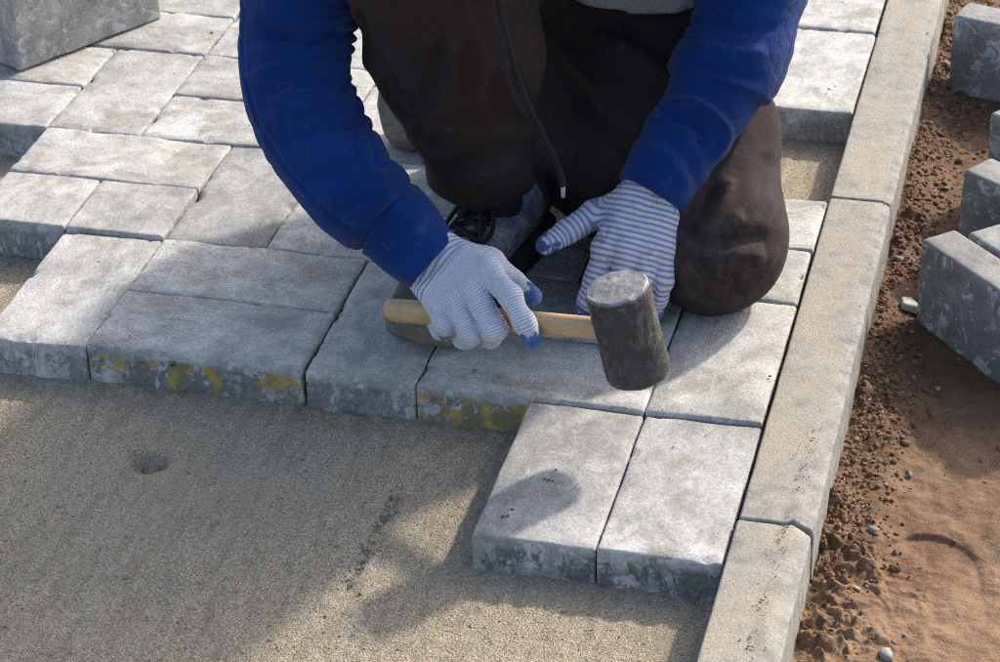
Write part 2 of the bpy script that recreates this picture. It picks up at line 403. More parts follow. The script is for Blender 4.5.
TROU = mat_cloth('dark_brown_jersey', (.024, .0172, .0176), (.037, .0275, .0280), .35, .02, .3, 900, .0030)
TSHIRT = mat_cloth('grey_jersey', (.22, .22, .23), (.32, .32, .33), .2, .05)
CORD = mat_cloth('black_cord', (.014, .014, .016), (.028, .028, .03), .2, .05)
WOOD, RUBBER, SHOE = mat_wood(), mat_rubber(), mat_shoe_mesh()
SOLE = mat_plain('dusty_sole', (.085, .072, .055), (.17, .145, .108), .85, 50)
SOLE_SHADED = mat_plain('shaded_sole', (.014, .014, .015), (.035, .034, .032), .7, 60)  # sole behind the toe: its shadow painted in as near-black colour
TOECAP = mat_plain('dusty_suede', (.035, .033, .030), (.095, .088, .078), .85, 55, .5, .002)
LACE = mat_plain('black_lace', (.008, .008, .009), (.02, .02, .022), .8, 300)
SKIN = mat_plain('skin', (.40, .23, .16), (.47, .28, .20), .55, 40, .15)
HAIR = mat_plain('dark_hair', (.012, .009, .007), (.03, .02, .015), .6, 300, .6, .002)
METAL = mat_plain('dull_metal', (.3, .3, .3), (.4, .4, .4), .35)

# ------------------------------------------------------------------ setting: ground, sand bed
HB = 0.385*U                                 # height of paver tops above the sand
def soil_z(X, Y):
    P = np.stack([X, Y, np.zeros_like(X)], -1)
    u, v = X/U, Y/U
    z = -.60*U + .006*fbm(P, 5, 3, 11) + .0035*fbm(P, 26, 4, 21)
    z += .02*np.exp(-((u-.62)/.28)**2)*(1+.6*fbm(P, 14, 3, 31))*sstep(-1, 2.5, v)*.8    # crumbs banked on the kerb
    z += .010*np.exp(-((u-1.02)/.16)**2)*sstep(.6, 1.5, v)*sstep(3.4, 2.4, v)
    cm = np.clip(1.25*np.exp(-((u-.70)/.42)**2)*(.35+.65*sstep(.2, 1.4, v))+.8*np.exp(-((v-7.6)/1.5)**2)*sstep(2.2, 1.2, u)+.30*sstep(.1, .5, fbm(P, 8, 3, 91))+.10, 0, 1)*np.clip(.65+.9*fbm(P, 12, 2, 93), .1, 1.2)
    bil = np.abs(fbm(P+.3*.02*np.stack([fbm(P, 60, 2, 5), fbm(P, 60, 2, 6), 0*X], -1), 48, 4, 95, .62)); z += cm*(.0105*bil-.003)
    # boot print
    fx, fy = bz(928, 572, -.62)[:2]; a = .25; du = (u-fx)*math.cos(a)+(v-fy)*math.sin(a); dv = -(u-fx)*math.sin(a)+(v-fy)*math.cos(a)
    e = .06*fbm(P, 25, 2, 4)+np.sqrt((du/.40)**2+(np.where(dv > 0, dv/.40, dv/1.3))**2); m = sstep(1.03, .97, e)*sstep(-.9, .0, dv)
    z = z*(1-.35*m)+.35*m*(-.60*U)-.0020*m+.0006*np.exp(-((e-1.10)/.06)**2)*(dv > -.1)
    return z
# large ground sheet to the horizon, with the worked strip of clay on it
xs = np.concatenate([[-900, -200, -40, -8], np.linspace(-3, 5, 20), [12, 60, 250, 900]])
v, f = grid_mesh(xs, xs, lambda X, Y: np.full_like(X, -.115)+.0*X)
g = link('ground', mesh(v, f), SOIL); tag(g, kind='structure')
xs = np.concatenate([np.arange(.45, 1.5, .0125)*U, np.arange(1.5, 3.0, .02)*U, np.arange(3.0, 14, .12)*U]); ys = np.concatenate([np.arange(-8, -1.5, .1)*U, np.arange(-1.5, 6, .0135)*U, np.arange(6, 13.2, .018)*U, np.arange(13.2, 22, .12)*U])
v, f = grid_mesh(xs, ys, soil_z); me = mesh(v, f)
P3 = v.copy(); P3[:, 2] = 0
uu, vv = v[:, 0]/U, v[:, 1]/U
attr(me, 'wet', np.clip(.75*sstep(2.0, 4.6, vv+.9*fbm(P3, 9, 3, 3))+.35*(fbm(P3, 6, 3, 8) > .25), 0, 1))
tag(link('soil', me, SOIL), kind='structure')

def sand_z(X, Y):
    P = np.stack([X, Y, np.zeros_like(X)], -1); u, v = X/U, Y/U
    Q = np.stack([X*3.2+.25*Y, Y*.5, np.zeros_like(X)], -1)
    z = -HB+.0011*fbm(P, 7, 2, 41)+.0009*fbm(Q, 40, 3, 43)+.0009*fbm(P, 150, 2, 45)
    hx, hy = bz(149, 461, -.385)[:2]; e = ((u-hx)/.16)**2+((v-hy)/.15)**2; z -= .017*np.exp(-e**2)*(1+.4*fbm(P, 60, 2, 3))
    a = bz(402, 487, -.385); b = bz(345, 590, -.385); t = np.clip(((u-a[0])*(b[0]-a[0])+(v-a[1])*(b[1]-a[1]))/((b[0]-a[0])**2+(b[1]-a[1])**2), -.2, 1)
    dd = np.hypot(u-a[0]-t*(b[0]-a[0]), v-a[1]-t*(b[1]-a[1])); z -= .0045*np.exp(-(dd/.035)**2)*(fbm(P, 75, 2, 51) > .0)
    for (x0, y0), (x1, y1), am in (((0, 560), (330, 602), .0022), ((330, 602), (470, 618), .0016), ((60, 520), (10, 580), -.0025), ((255, 495), (180, 600), -.0016), ((230, 560), (150, 662), -.0012), ((420, 610), (390, 662), -.002)):
        a = bz(x0, y0, -.385); b = bz(x1, y1, -.385); L2 = (b[0]-a[0])**2+(b[1]-a[1])**2
        t = np.clip(((u-a[0])*(b[0]-a[0])+(v-a[1])*(b[1]-a[1]))/L2, 0, 1); dd = np.hypot(u-a[0]-t*(b[0]-a[0]), v-a[1]-t*(b[1]-a[1])+.05*np.sin(t*9))
        z += am*np.exp(-(dd/.045)**2)*(.5+.5*np.clip(fbm(P, 30, 2, 61)+.4, 0, 1))
    z = z+.0035*np.exp(-((v-1.93-.1*0)/.06)**2)*(u > -7.2)*(u < -2)*np.clip(fbm(P, 60, 2, 71), 0, 1)
    return z
xs = np.concatenate([np.arange(-24, -9.5, .25)*U, np.arange(-9.5, .051, .03)*U]); ys = np.concatenate([np.arange(-10, -2.5, .25)*U, np.arange(-2.5, 2.6, .03)*U, np.arange(2.6, 9.5, .06)*U, np.arange(9.5, 26, .3)*U])
v, f = grid_mesh(xs, ys, sand_z); tag(link('sand_bed', mesh(v, f), SAND), kind='structure')

# ------------------------------------------------------------------ pavement and kerb
TH = .405*U
pv_meshes = []
for s in range(8):
    v, f = rbox(1.986*U, .986*U, TH, .0036, .0052, .0006, s, .9)
    # soft, hand-cast top: slight sag and chipped arris
    top = v[:, 2] > -.012
    v[:, 2] += np.where(top, .0010*fbm(v+s*5.3, 11, 3, s+90), 0)
    ed = np.minimum(.99*U-np.abs(v[:, 0]), .49*U-np.abs(v[:, 1])); chip = np.clip(fbm(v+s*2.7, 42, 3, s+120)-.50, 0, 1)
    v[:, 2] -= np.where(top, .013*chip*sstep(.011, .0, ed)+.0016*np.clip(.5+fbm(v+s, 20, 3, s+150), 0, 1)*sstep(.010, .0, ed), 0)
    pv_meshes.append(mesh(v, f)); pv_meshes[-1].materials.append(PAVER)
    pv_meshes[-1].polygons.foreach_set('use_smooth', np.ones(len(pv_meshes[-1].polygons), bool))
v, f = rbox(.988*U, .986*U, TH, .0036, .0052, .0006, 31, .9); HALF = mesh(v, f); HALF.materials.append(PAVER); HALF.polygons.foreach_set('use_smooth', np.ones(len(HALF.polygons), bool))
pavement = empty('pavement', (-4*U, 6*U, 0)); tag(pavement, kind='structure')
npv = 0
def lay(u0, u1, v0, v1, dz=0.0, tilt=(0, 0), stain=.6, yellow=0.0, m=None, rot=None, jit=1.0):
    global npv
    me = HALF if u1-u0 == v1-v0 else pv_meshes[npv*5 % 8 if m is None else m]; npv += 1
    o = bpy.data.objects.new('paver', me); sc.collection.objects.link(o); o.parent = pavement
    o.matrix_parent_inverse = Matrix.Translation(-pavement.location)
    o.location = ((u0+u1)/2*U+jit*rng.normal(0, .0008), (v0+v1)/2*U+jit*rng.normal(0, .0008), dz*U+jit*rng.normal(0, .0007))
    a = 0 if (u1-u0) > (v1-v0) else math.pi/2
    if (rng.random() < .5 if rot is None else rot): a += math.pi
    o.rotation_euler = (tilt[0]+jit*rng.normal(0, .004), tilt[1]+jit*rng.normal(0, .004), a+jit*rng.normal(0, .004))
    o['stain'] = stain; o['yellow'] = yellow; o['seed'] = (npv*.6180339) % 1.0; o['darkening'] = float(np.clip(rng.normal(.09, .13), 0, .38))
    return o
lay(-2, -1, 0, 2, -.045, (.004, 0), 1.0, 0, 2); lay(-1, 0, 0, 2, -.045, (.004, 0), 1.0, 0, 5)
left_end = {0: -7, 1: -8, 2: -14, 3: -17, 4: -17, 5: -17, 6: -17, 7: -17}
start = {0: -1, 1: -3, 2: -2}
for r in range(8):
    v0 = 2+2*r; a0 = start[r % 3]
    n = 0
    for kx in range(7):
        a = a0-3*kx
        if a >= left_end[r]:                 # one paver along the kerb direction, then a pair across it to its left
            hz = .02 if (r == 0 and kx == 2) else 0
            lay(a, a+1, v0, v0+2, -.03 if (r == 0 and kx == 2) else 0, stain=.8 if r == 0 else .5)
        b0, b1 = a-2, a
        if b0 >= left_end[r]:
            yl = 0.0
            if r == 0 and kx == 1: yl = .55
            if r == 0 and kx == 0: yl = 1.45
            hz = .015 if (r == 1 and kx >= 1) else 0
            if r == 1 and kx == 1: lay(b0, b0+1, v0, v0+1, hz, stain=.7); lay(b0+1, b1, v0, v0+1, hz, stain=.7)
            else: lay(b0, b1, v0, v0+1, hz, stain=.9 if r == 0 else .6, yellow=yl)
            lay(b0, b1, v0+1, v0+2, hz, stain=.5)
    if a0 == -3: lay(-2, 0, v0, v0+1); lay(-2, 0, v0+1, v0+2)
    if a0 == -2 and r > 2: lay(-1, 0, v0, v0+2)
# kerb
kerb = empty('kerb', (.3*U, 5*U, -.6*U)); tag(kerb, kind='structure')
jo = [-4.92, .575, 6.09, 11.6, 17.1]
for s in range(4):
    L = (jo[s+1]-jo[s]-.025)*U
    v, f = rbox(.59*U, L, .16, .0032, .0085, .00035, 40+s, .8)
    y0 = (jo[s]+jo[s+1])/2
    V0 = v[:, 1]/U+y0; X0 = v[:, 0]/U+.305; top = sstep(-.02, -.008, v[:, 2]); P = v.copy(); P[:, 1] += y0*U
    ridge = np.exp(-((X0-.415-.015*np.sin(V0*2.1)-.03*(V0 < .57))/.028)**2)*np.clip(.35+fbm(P, 30, 3, 77), 0, 1)*sstep(2.35, 1.7, V0)
    v[:, 2] += top*(.0065*ridge+.0012*sstep(.40, .3, X0)*sstep(1.2, .7, V0))
    ch = sstep(.50, .59, X0); v[:, 2] -= top*.0035*ch
    nick = np.clip(fbm(P, 26, 3, 88)-.25, 0, 1)*sstep(.52, .6, X0); v[:, 0] -= .002*nick*top
    if s == 0: v[:, 2] -= top*.004*sstep(.46, .58, X0)*sstep(.42, .5, v[:, 1]/L)*1.0
    o = link('kerb_stone', mesh(v, f), KERB, kerb); o['seed'] = (s*.37+.2) % 1.0; o.location = (.305*U+.0006*(s % 2), y0*U, (.0, .0, -.004*U, 0)[s]); o.rotation_euler.z = (.0, .002, -.001, .001)[s]

# loose crumbs of soil, sand on the kerb, grit
def ico():
    import bmesh
    bm = bmesh.new(); bmesh.ops.create_icosphere(bm, subdivisions=1, radius=1.0)
    v = np.array([x.co for x in bm.verts]); f = np.array([[q.index for q in p.verts] for p in bm.faces]); bm.free(); return v, f
IV, IF = ico()
def crumbs(name, pts, rad, mat, seed=0, flat=.75, wet=None, rough=.45):
    r = np.random.default_rng(seed); n = len(pts); V = np.empty((n, len(IV), 3)); 
    for i in range(n):
        q = IV*(1+rough*r.normal(0, .5, (len(IV), 1)).clip(-1, 1))*np.array([1, r.uniform(.6, 1), flat*r.uniform(.7, 1.1)]); a = r.uniform(0, 6.28)
        c, s = math.cos(a), math.sin(a); q = q @ np.array([[c, s, 0], [-s, c, 0], [0, 0, 1]]); V[i] = q*rad[i]+pts[i]
    F = (IF[None]+len(IV)*np.arange(n)[:, None, None]).reshape(-1, 3)
    me = mesh(V.reshape(-1, 3), F)
    attr(me, 'wet', np.repeat(wet if wet is not None else np.zeros(n), len(IV)))
    o = link(name, me, mat, smooth=False); tag(o, kind='stuff'); return o
r = np.random.default_rng(5); N = 8500
cu = np.where(r.random(N) < .72, .62+np.abs(r.normal(0, .30, N)), r.uniform(.6, 3.2, N)); cv = r.uniform(-1.5, 13, N)
dens = np.where(cu < 1.25, sstep(.4, 1.6, cv)*.75+.25, .13+.25*sstep(5, 7, cv)); dens = np.where((cv > 6) & (cv < 9.5) & (cu < 1.4), 1.0, dens)
PN = np.stack([cu*U, cv*U, 0*cu], 1); keep = r.random(N) < dens*np.clip(.75+1.3*fbm(PN, 9, 2, 15), .05, 1)
cu, cv = cu[keep], cv[keep]; rad = np.exp(r.normal(math.log(.0014), .55, len(cu))).clip(.0006, .0055)
pz = soil_z(cu*U, cv*U); pts = np.stack([cu*U, cv*U, pz+rad*.15], 1)
ok = cu*U-rad > .605*U; pts, rad = pts[ok], rad[ok]
wetv = np.clip(.75*sstep(2.2, 4.8, pts[:, 1]/U+r.normal(0, .8, len(pts)))*(1-.8*sstep(6.2, 7.4, pts[:, 1]/U)), 0, 1)
crumbs('soil_crumbs', pts, rad, SOIL, 3, .85, wetv, .75)['label'] = 'brown crumbs of loose soil heaped along the outside of the kerb'
# grit on the kerb ridge
n = 170; gv = r.uniform(-1.5, 2.0, n); gu = .415+.015*np.sin(gv*2.1)-.03*(gv < .57)+r.normal(0, .035, n)
rad = np.exp(r.normal(math.log(.0011), .45, n)).clip(.0005, .003); pts = np.stack([gu*U, gv*U, .002+rad*.2], 1)
n2 = 22; gv2 = r.uniform(2, 11.5, n2); gu2 = .545+r.normal(0, .012, n2); rad2 = np.exp(r.normal(math.log(.0012), .4, n2)).clip(.0006, .003)
crumbs('kerb_grit', np.concatenate([pts, np.stack([gu2*U, gv2*U, -.001+rad2*.2], 1)]), np.concatenate([rad, rad2])*.8, SAND, 4, .45)['label'] = 'sand grit lying in a line along the kerb top'
# grit on pavers and on the sand
n = 150; q = np.stack([r.uniform(-9.5, -.05, n), r.uniform(0.1, 11, n)], 1); q = q[(q[:, 1] > 2.1) | (q[:, 0] > -1.95)]; q = q[~((q[:, 1] < 4) & (q[:, 0] < -7))]; q = q[~((q[:, 1] > 5.9) & (q[:, 1] < 8.1) & (q[:, 0] > -1.05))]
rad = np.exp(r.normal(math.log(.0009), .4, len(q))).clip(.0005, .002)
qq = np.array([bz(x, y, -.04 if y > 410 else 0)[:2] for x, y in ((549, 480), (553, 481), (545, 479), (503, 517), (508, 516), (556, 470), (835, 87), (829, 90), (114, 50), (117, 49), (715, 321), (718, 323), (655, 359), (780, 78), (781, 84), (212, 33), (206, 60), (475, 371), (770, 377))])
q = np.concatenate([q, qq]); rad = np.concatenate([rad, r.uniform(.0014, .0026, len(qq))])
crumbs('paver_grit', np.stack([q[:, 0]*U, q[:, 1]*U, np.where(q[:, 1] < 2, -.0045, .0012)+0*rad], 1), rad, SOIL, 6, .5)['label'] = 'tiny dark grit scattered over the laid pavers'
n = 2600; q = np.stack([r.uniform(-9, -.1, n), r.uniform(-2.2, 1.9, n)], 1); q = q[(q[:, 1] < -.05) | (q[:, 0] < -2.05)]
rad = np.exp(r.normal(math.log(.0008), .4, len(q))).clip(.0004, .0024); zz = sand_z(q[:, 0]*U, q[:, 1]*U)
crumbs('sand_grit', np.stack([q[:, 0]*U, q[:, 1]*U, zz+rad*.3], 1), rad, SAND, 8)['label'] = 'coarse grains scattered over the levelled sand bed'

a = bz(402, 487, -.385); b = bz(345, 590, -.385); t = r.random(130)
q = a[None]+(b-a)[None]*t[:, None]+np.stack([r.normal(0, .03, 130), r.normal(0, .03, 130), 0*t], 1); rad = np.exp(r.normal(math.log(.0016), .4, 130)).clip(.0007, .0045)
hq = bz(149, 463, -.385)[None]+np.stack([r.normal(0, .05, 12), r.normal(0, .04, 12), np.zeros(12)], 1); rh = r.uniform(.0015, .0042, 12)
q = np.concatenate([q, hq]); rad = np.concatenate([rad, rh])
crumbs('sand_crumbs', np.stack([q[:, 0]*U, q[:, 1]*U, sand_z(q[:, 0]*U, q[:, 1]*U)+rad*.2], 1), rad*.8, SAND, 12, .8, None, .7)['label'] = 'coarse sand crumbs dropped in a line and in a small pit on the sand'
n = 70; su = .66+np.abs(r.normal(0, .5, n)); sv_ = r.uniform(-1, 12, n); rad = np.exp(r.normal(math.log(.0028), .5, n)).clip(.0012, .008)
crumbs('soil_stones', np.stack([su*U, sv_*U, soil_z(su*U, sv_*U)+rad*.3], 1), rad, KERB, 22, .6, None, .9)['label'] = 'small angular grey stones scattered in the soil'
cp = bz(909, 312, -.60); v, f = rbox(.034, .020, .012, .003, .004, .0016, 77, .9); v[:, 1] *= 1-.35*v[:, 0]/.017
o = link('stone_chip', mesh(v, f), mat_plain('pale_green_stone', (.20, .22, .18), (.33, .35, .30), .85, 90, .5, .002)); o.location = (cp[0]*U, cp[1]*U, float(soil_z(np.array([cp[0]*U]), np.array([cp[1]*U]))[0])+.009); o.rotation_euler = (.35, .2, 1.9)
tag(o, 'pale greenish stone chip lying against the nearest loose paver', 'stone')
# ------------------------------------------------------------------ loose pavers standing on edge
def standing(name, corner, direction, label, base, shift=0.0, group=None, thick=1.0, m=0, tiltz=0.0, darkening=.72):
    """corner: bottom front-left corner (u, v); direction: unit vector of the long bottom edge (u, v)"""
    d = np.array(direction, float); d /= np.linalg.norm(d); nrm = np.array([-d[1], d[0]])
    v, f = rbox(1.955*U, TH*thick, .955*U, .0055, .0075, .0011, 60+m, .9)
    me = mesh(v, f); o = link(name, me, PAVER)
    c = np.array(corner)+d*(.98+shift)+nrm*TH/U*thick/2
    o.location = (c[0]*U, c[1]*U, base*U+.955*U); o.rotation_euler = (0, tiltz, math.atan2(d[1], d[0]))
    o['stain'] = .25; o['yellow'] = 0.0; o['darkening'] = darkening; o['seed'] = (m*.377+.1) % 1.0  # loose pavers are darkened in patches on all faces
    return tag(o, label, 'paver', group)
G = 'loose pavers standing on edge'
standing('loose_paver', (-8.78, 7.13), (.96, 1.60), 'grey concrete paver standing on edge on the laid pavers in the top left corner', .012, group=G, m=1, thick=1.35, darkening=.35)
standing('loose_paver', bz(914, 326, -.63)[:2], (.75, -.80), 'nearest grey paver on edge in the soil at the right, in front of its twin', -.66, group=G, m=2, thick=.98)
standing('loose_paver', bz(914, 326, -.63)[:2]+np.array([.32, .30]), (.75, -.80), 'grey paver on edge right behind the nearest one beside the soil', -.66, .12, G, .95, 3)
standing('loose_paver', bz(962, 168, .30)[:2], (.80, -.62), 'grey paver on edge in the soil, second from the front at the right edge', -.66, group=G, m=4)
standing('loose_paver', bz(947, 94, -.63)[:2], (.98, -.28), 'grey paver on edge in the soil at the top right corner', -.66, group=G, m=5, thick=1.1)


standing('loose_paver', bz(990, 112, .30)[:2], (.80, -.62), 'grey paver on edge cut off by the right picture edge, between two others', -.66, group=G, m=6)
# ------------------------------------------------------------------ the kneeling worker
base = bz(560, 230, 0)*U; base[2] = 0
person = empty('person', base)
tag(person, 'kneeling person in blue sweatshirt, dark trousers and striped gloves laying the pavers', 'person')
E3 = lambda *p: np.array(p, float)
hipL, hipR = E3(-1.95, 6.1, 1.95), E3(-3.05, 6.3, 2.15)
kneeL, ankL = E3(-.80, 3.92, .52), E3(-3.35, 6.15, .42)
kneeR, ankR = E3(-3.06, 3.05, 3.85), E3(-2.82, 4.10, .70)
waist, chest = E3(-2.25, 5.6, 3.3), E3(-2.2, 4.6, 4.7)
wrR, wrL = bz(432, 262, 1.25), bz(652, 196, 1.15)
elR = bz(293, 84, 2.3); elL = bz(772, -38, 2.75)
shR, shL = E3(-3.75, 3.9, 4.75), E3(-.62, 4.5, 5.05)
neck, head = E3(-2.2, 3.9, 5.65), E3(-2.15, 3.35, 6.35)

# mallet: head nearly upright, handle running back to the hand
mh = bz(628, 331, 1.0)
axis = -.27*RT*.866+.90*UP*.9-.50*FW; axis /= np.linalg.norm(axis)
hend = bz(383, 306, .60); hdir = hend-mh; hdir -= axis*(hdir @ axis); hdir /= np.linalg.norm(hdir)
hlen = float(np.linalg.norm(hend-mh))
hend = mh+hdir*hlen
def hdepth(x): t = (x-628)/(383-628); return depth(mh)+(depth(hend)-depth(mh))*t

# --- gloves
def glove(name, chain, thumb, wrist, label, pitch, band, palm_dir, parent, contrast, dirt, rs, folds_, h=.0016):
    """chain: four fingers [mcp, pip, dip, tip] in paver units; thumb: [cmc, mcp, ip, tip]; wrist: [cuff start, wrist]"""
    C = [[p*U for p in c] for c in chain]; T = [p*U for p in thumb]; W = [p*U for p in wrist]
    side = C[0][0]-C[3][0]; side /= np.linalg.norm(side)
    wl, wr_ = W[1]-side*.020, W[1]+side*.020
    roots = [W[1]+side*s for s in (.021, .007, -.007, -.021)]
    cuff0 = [W[0]+side*s for s in (.018, -.018)]
    def fn(P):
        d = None
        for i in range(4):
            a = sd_cap(P, roots[i], C[i][0], .0175, .0150 if i < 3 else .0135); d = a if d is None else smin(d, a, .012)
        for i in range(2): d = smin(d, sd_cap(P, cuff0[i], W[1]+side*(.017 if i == 0 else -.017), .0175, .0175), .010)
        d = smin(d, sd_cap(P, W[1]+side*.012, T[1], .017, .0155), .014)
        t = sd_cap(P, T[1], T[2], .0158, .0140); t = smin(t, sd_cap(P, T[2], T[3], .0140, .0115), .004); t = smin(t, sd_cap(P, T[0], T[1], .016, .0145), .006)
        d = smin(d, t, .007)
        fs = None
        for i in range(4):
            r = rs[i]; c = C[i]
            g_ = sd_cap(P, c[0], c[1], r*1.10, r*1.02); g_ = smin(g_, sd_cap(P, c[1], c[2], r*1.02, r*.96), .007); g_ = smin(g_, sd_cap(P, c[2], c[3], r*.96, r*.84), .006)
            fs = g_ if fs is None else smin(fs, g_, .0010)
        return smin(d, fs, .0055)
    allp = np.array([p for c in C for p in c]+T+W+cuff0); lo = allp.min(0)-.03; hi = allp.max(0)+.03
    V, F = nets(fn, lo, hi, h); me = mesh(V, F); V = coords(me).astype(float)
    # light smoothing
    # knit stripe coordinate: arc length along the nearest bone
    best = np.full(len(V), 1e9); S = np.zeros(len(V)); TIP = np.full(len(V), 1.0); PAL = np.zeros(len(V))
    pd = np.asarray(palm_dir, float); pd /= np.linalg.norm(pd)
    axis_h = (C[1][0]+C[2][0])/2-W[1]; plen = np.linalg.norm(axis_h); axis_h /= plen
    def seg(a, b, s0, r, tipend, fin):
        nonlocal best, S, TIP, PAL
        ab = b-a; L = np.linalg.norm(ab); t = np.clip(((V-a) @ ab)/(L*L), -.5 if not fin else 0, 1.0 if not tipend else 1.5); c = a+t[:, None]*ab
        d = np.linalg.norm(V-c, axis=1)-r; m = d < best; best = np.where(m, d, best); S = np.where(m, s0+t*L, S)
        TIP = np.where(m, np.linalg.norm(V-b, axis=1) if tipend else 1.0, TIP)
        return s0+L
    pal = (V-W[1]) @ axis_h
    for i in range(4):
        best_i = best.copy(); seg(roots[i], C[i][0], 0, .0155, False, False)
    isp = best < 1e8
    S = np.where(isp, pal, S)
    def finger(c, s0, rads):
        nonlocal best, S, TIP
        D = []
        for q in range(4):
            o_ = np.zeros(3)
            if 0 < q < 3:
                a_, b_ = c[q-1]-c[q], c[q+1]-c[q]; o_ = -(a_/np.linalg.norm(a_)+b_/np.linalg.norm(b_))*rads[q]*.75
            D.append(c[q]+o_)
        e_ = D[3]-D[2]; D.append(D[3]+e_/np.linalg.norm(e_)*.012); D = catmull(D, 40); cum = np.concatenate([[0], np.cumsum(np.linalg.norm(np.diff(D, axis=0), axis=1))])
        db = np.full(len(V), 1e9); Sb = np.zeros(len(V)); near = np.linalg.norm(V-D.mean(0), axis=1) < .12
        Vn = V[near]; dn = db[near]; sn = Sb[near]
        for q in range(39):
            ab = D[q+1]-D[q]; L = np.linalg.norm(ab); t = np.clip(((Vn-D[q]) @ ab)/(L*L), 0, 1); d = np.linalg.norm(Vn-D[q]-t[:, None]*ab, axis=1); m = d < dn
            dn = np.where(m, d, dn); sn = np.where(m, s0+cum[q]+t*L, sn)
        Sb[near] = sn
        bb = best.copy()
        for q in range(3): seg(c[q], c[q+1], s0, rads[q], q == 2, True)
        S = np.where(best < bb, Sb, S)
    for i in range(4): finger(C[i], float((C[i][0]-W[1]) @ axis_h), (rs[i]*1.06, rs[i], rs[i]*.9, rs[i]*.8))
    s = float((T[1]-W[1]) @ axis_h)*.8; s = seg(T[1], T[2], s, .0132, False, True); seg(T[2], T[3], s, .0115, True, True)
    ed_ = np.empty(len(me.edges)*2, np.int32); me.edges.foreach_get('vertices', ed_); ed_ = ed_.reshape(-1, 2)
    deg = np.bincount(ed_.ravel(), minlength=len(V)).astype(float)
    for it in range(40):
        S = .4*S+.6*(np.bincount(ed_[:, 0], S[ed_[:, 1]], len(V))+np.bincount(ed_[:, 1], S[ed_[:, 0]], len(V)))/np.maximum(deg, 1)
    # low-frequency sag of the knitted cloth
    N_ = normals(me); V2 = V+N_*(crease(V, N_, folds_)+.0009*fbm(V, 70, 2, 5)+.0012*fbm(V, 28, 2, 9))[:, None]; setco(me, V2)
    ph = np.where(S < band, S/.0062, band/.0062+(S-band)/pitch)
    attr(me, 'phase', ph+.12*fbm(V, 40, 2, 3)); attr(me, 'rows', S/.0022)
    jag = .004*fbm(V, 120, 2, 21)
    attr(me, 'coat', np.clip(np.maximum(sstep(.0170, .0120, TIP+1.3*jag), sstep(.62, .80, (N_ @ pd)+.25*fbm(V, 60, 2, 4))*(S > .02)), 0, 1))
    attr(me, 'contrast', np.where(S < band, 1.0, contrast)); attr(me, 'dirt', np.full(len(V), dirt))
    o = link(name, me, GLOVE, parent); o['label'] = label; return o
hp = lambda x, y, o: bd(x, y, hdepth(x)-o)
RC = [[hp(487, 270, .13), hp(510, 296, .24), hp(524, 321, .25), hp(532, 339, .17)],
      [hp(474, 290, .20), hp(494, 329, .25), hp(490, 336, .03), hp(478, 326, -.16)],
      [hp(455, 299, .20), hp(470, 333, .24), hp(465, 338, .02), hp(454, 328, -.16)],
      [hp(436, 301, .18), hp(446, 325, .22), hp(442, 330, .02), hp(433, 322, -.13)]]
RTm = [hp(455, 262, .04), hp(489, 264, -.06), hp(512, 282, -.14), hp(531, 297, -.12)]
wR = hp(433, 262, .06)
glove('glove', RC, RTm, [wR+(elR-wR)/np.linalg.norm(elR-wR)*.45, wR], 'striped glove gripping the wooden mallet handle', .0030, .030, -(UP*.6-FW*.55), person, .66, .35, (.0116, .0122, .0120, .0112), [([(412, 287), (436, 266), (458, 242)], 2.5, -.0020), ([(418, 294), (444, 272), (466, 246)], 3, .0014), ([(470, 256), (486, 272), (492, 292)], 3, -.0016), ([(500, 292), (508, 300), (516, 298)], 2.5, -.0016), ([(515, 318), (522, 322), (530, 318)], 2.5, -.0016), ([(455, 285), (470, 296), (480, 312)], 4, .0016), ([(440, 290), (452, 302), (460, 318)], 4, .0014), ([(486, 318), (494, 322), (502, 320)], 2.5, -.0014), ([(460, 322), (468, 327), (476, 325)], 2.5, -.0014)])
LC = [[bz(605, 248, .77), bz(596, 278, .52), bz(589, 299, .31), bz(584, 312, .16)],
      [bz(627, 253, .75), bz(617, 290, .47), bz(609, 314, .25), bz(604, 328, .12)],
      [bz(648, 253, .74), bz(640, 293, .44), bz(634, 316, .24), bz(630, 330, .12)],
      [bz(665, 248, .76), bz(662, 280, .50), bz(658, 298, .31), bz(655, 312, .16)]]
LT = [bz(622, 205, 1.02), bz(594, 215, .92), bz(567, 232, .83), bz(546, 245, .77)]
glove('glove', LC, LT, [wrL+(elL-wrL)/np.linalg.norm(elL-wrL)*.45, wrL], 'striped glove with spread thumb held down beside the mallet head', .0050, .2, -(UP*.6-FW*.8), person, .34, 1.4, (.0120, .0122, .0118, .0112), [([(596, 212), (606, 226), (600, 246)], 3, -.0022), ([(610, 212), (622, 228), (618, 250)], 4, .0016), ([(634, 222), (652, 230), (670, 228)], 3, -.0018), ([(628, 200), (648, 212), (672, 222)], 3, .0016), ([(560, 232), (568, 238), (574, 246)], 2.5, -.0018), ([(600, 274), (612, 280), (624, 278)], 3, -.0014), ([(648, 262), (654, 284), (652, 306)], 3, -.002)])

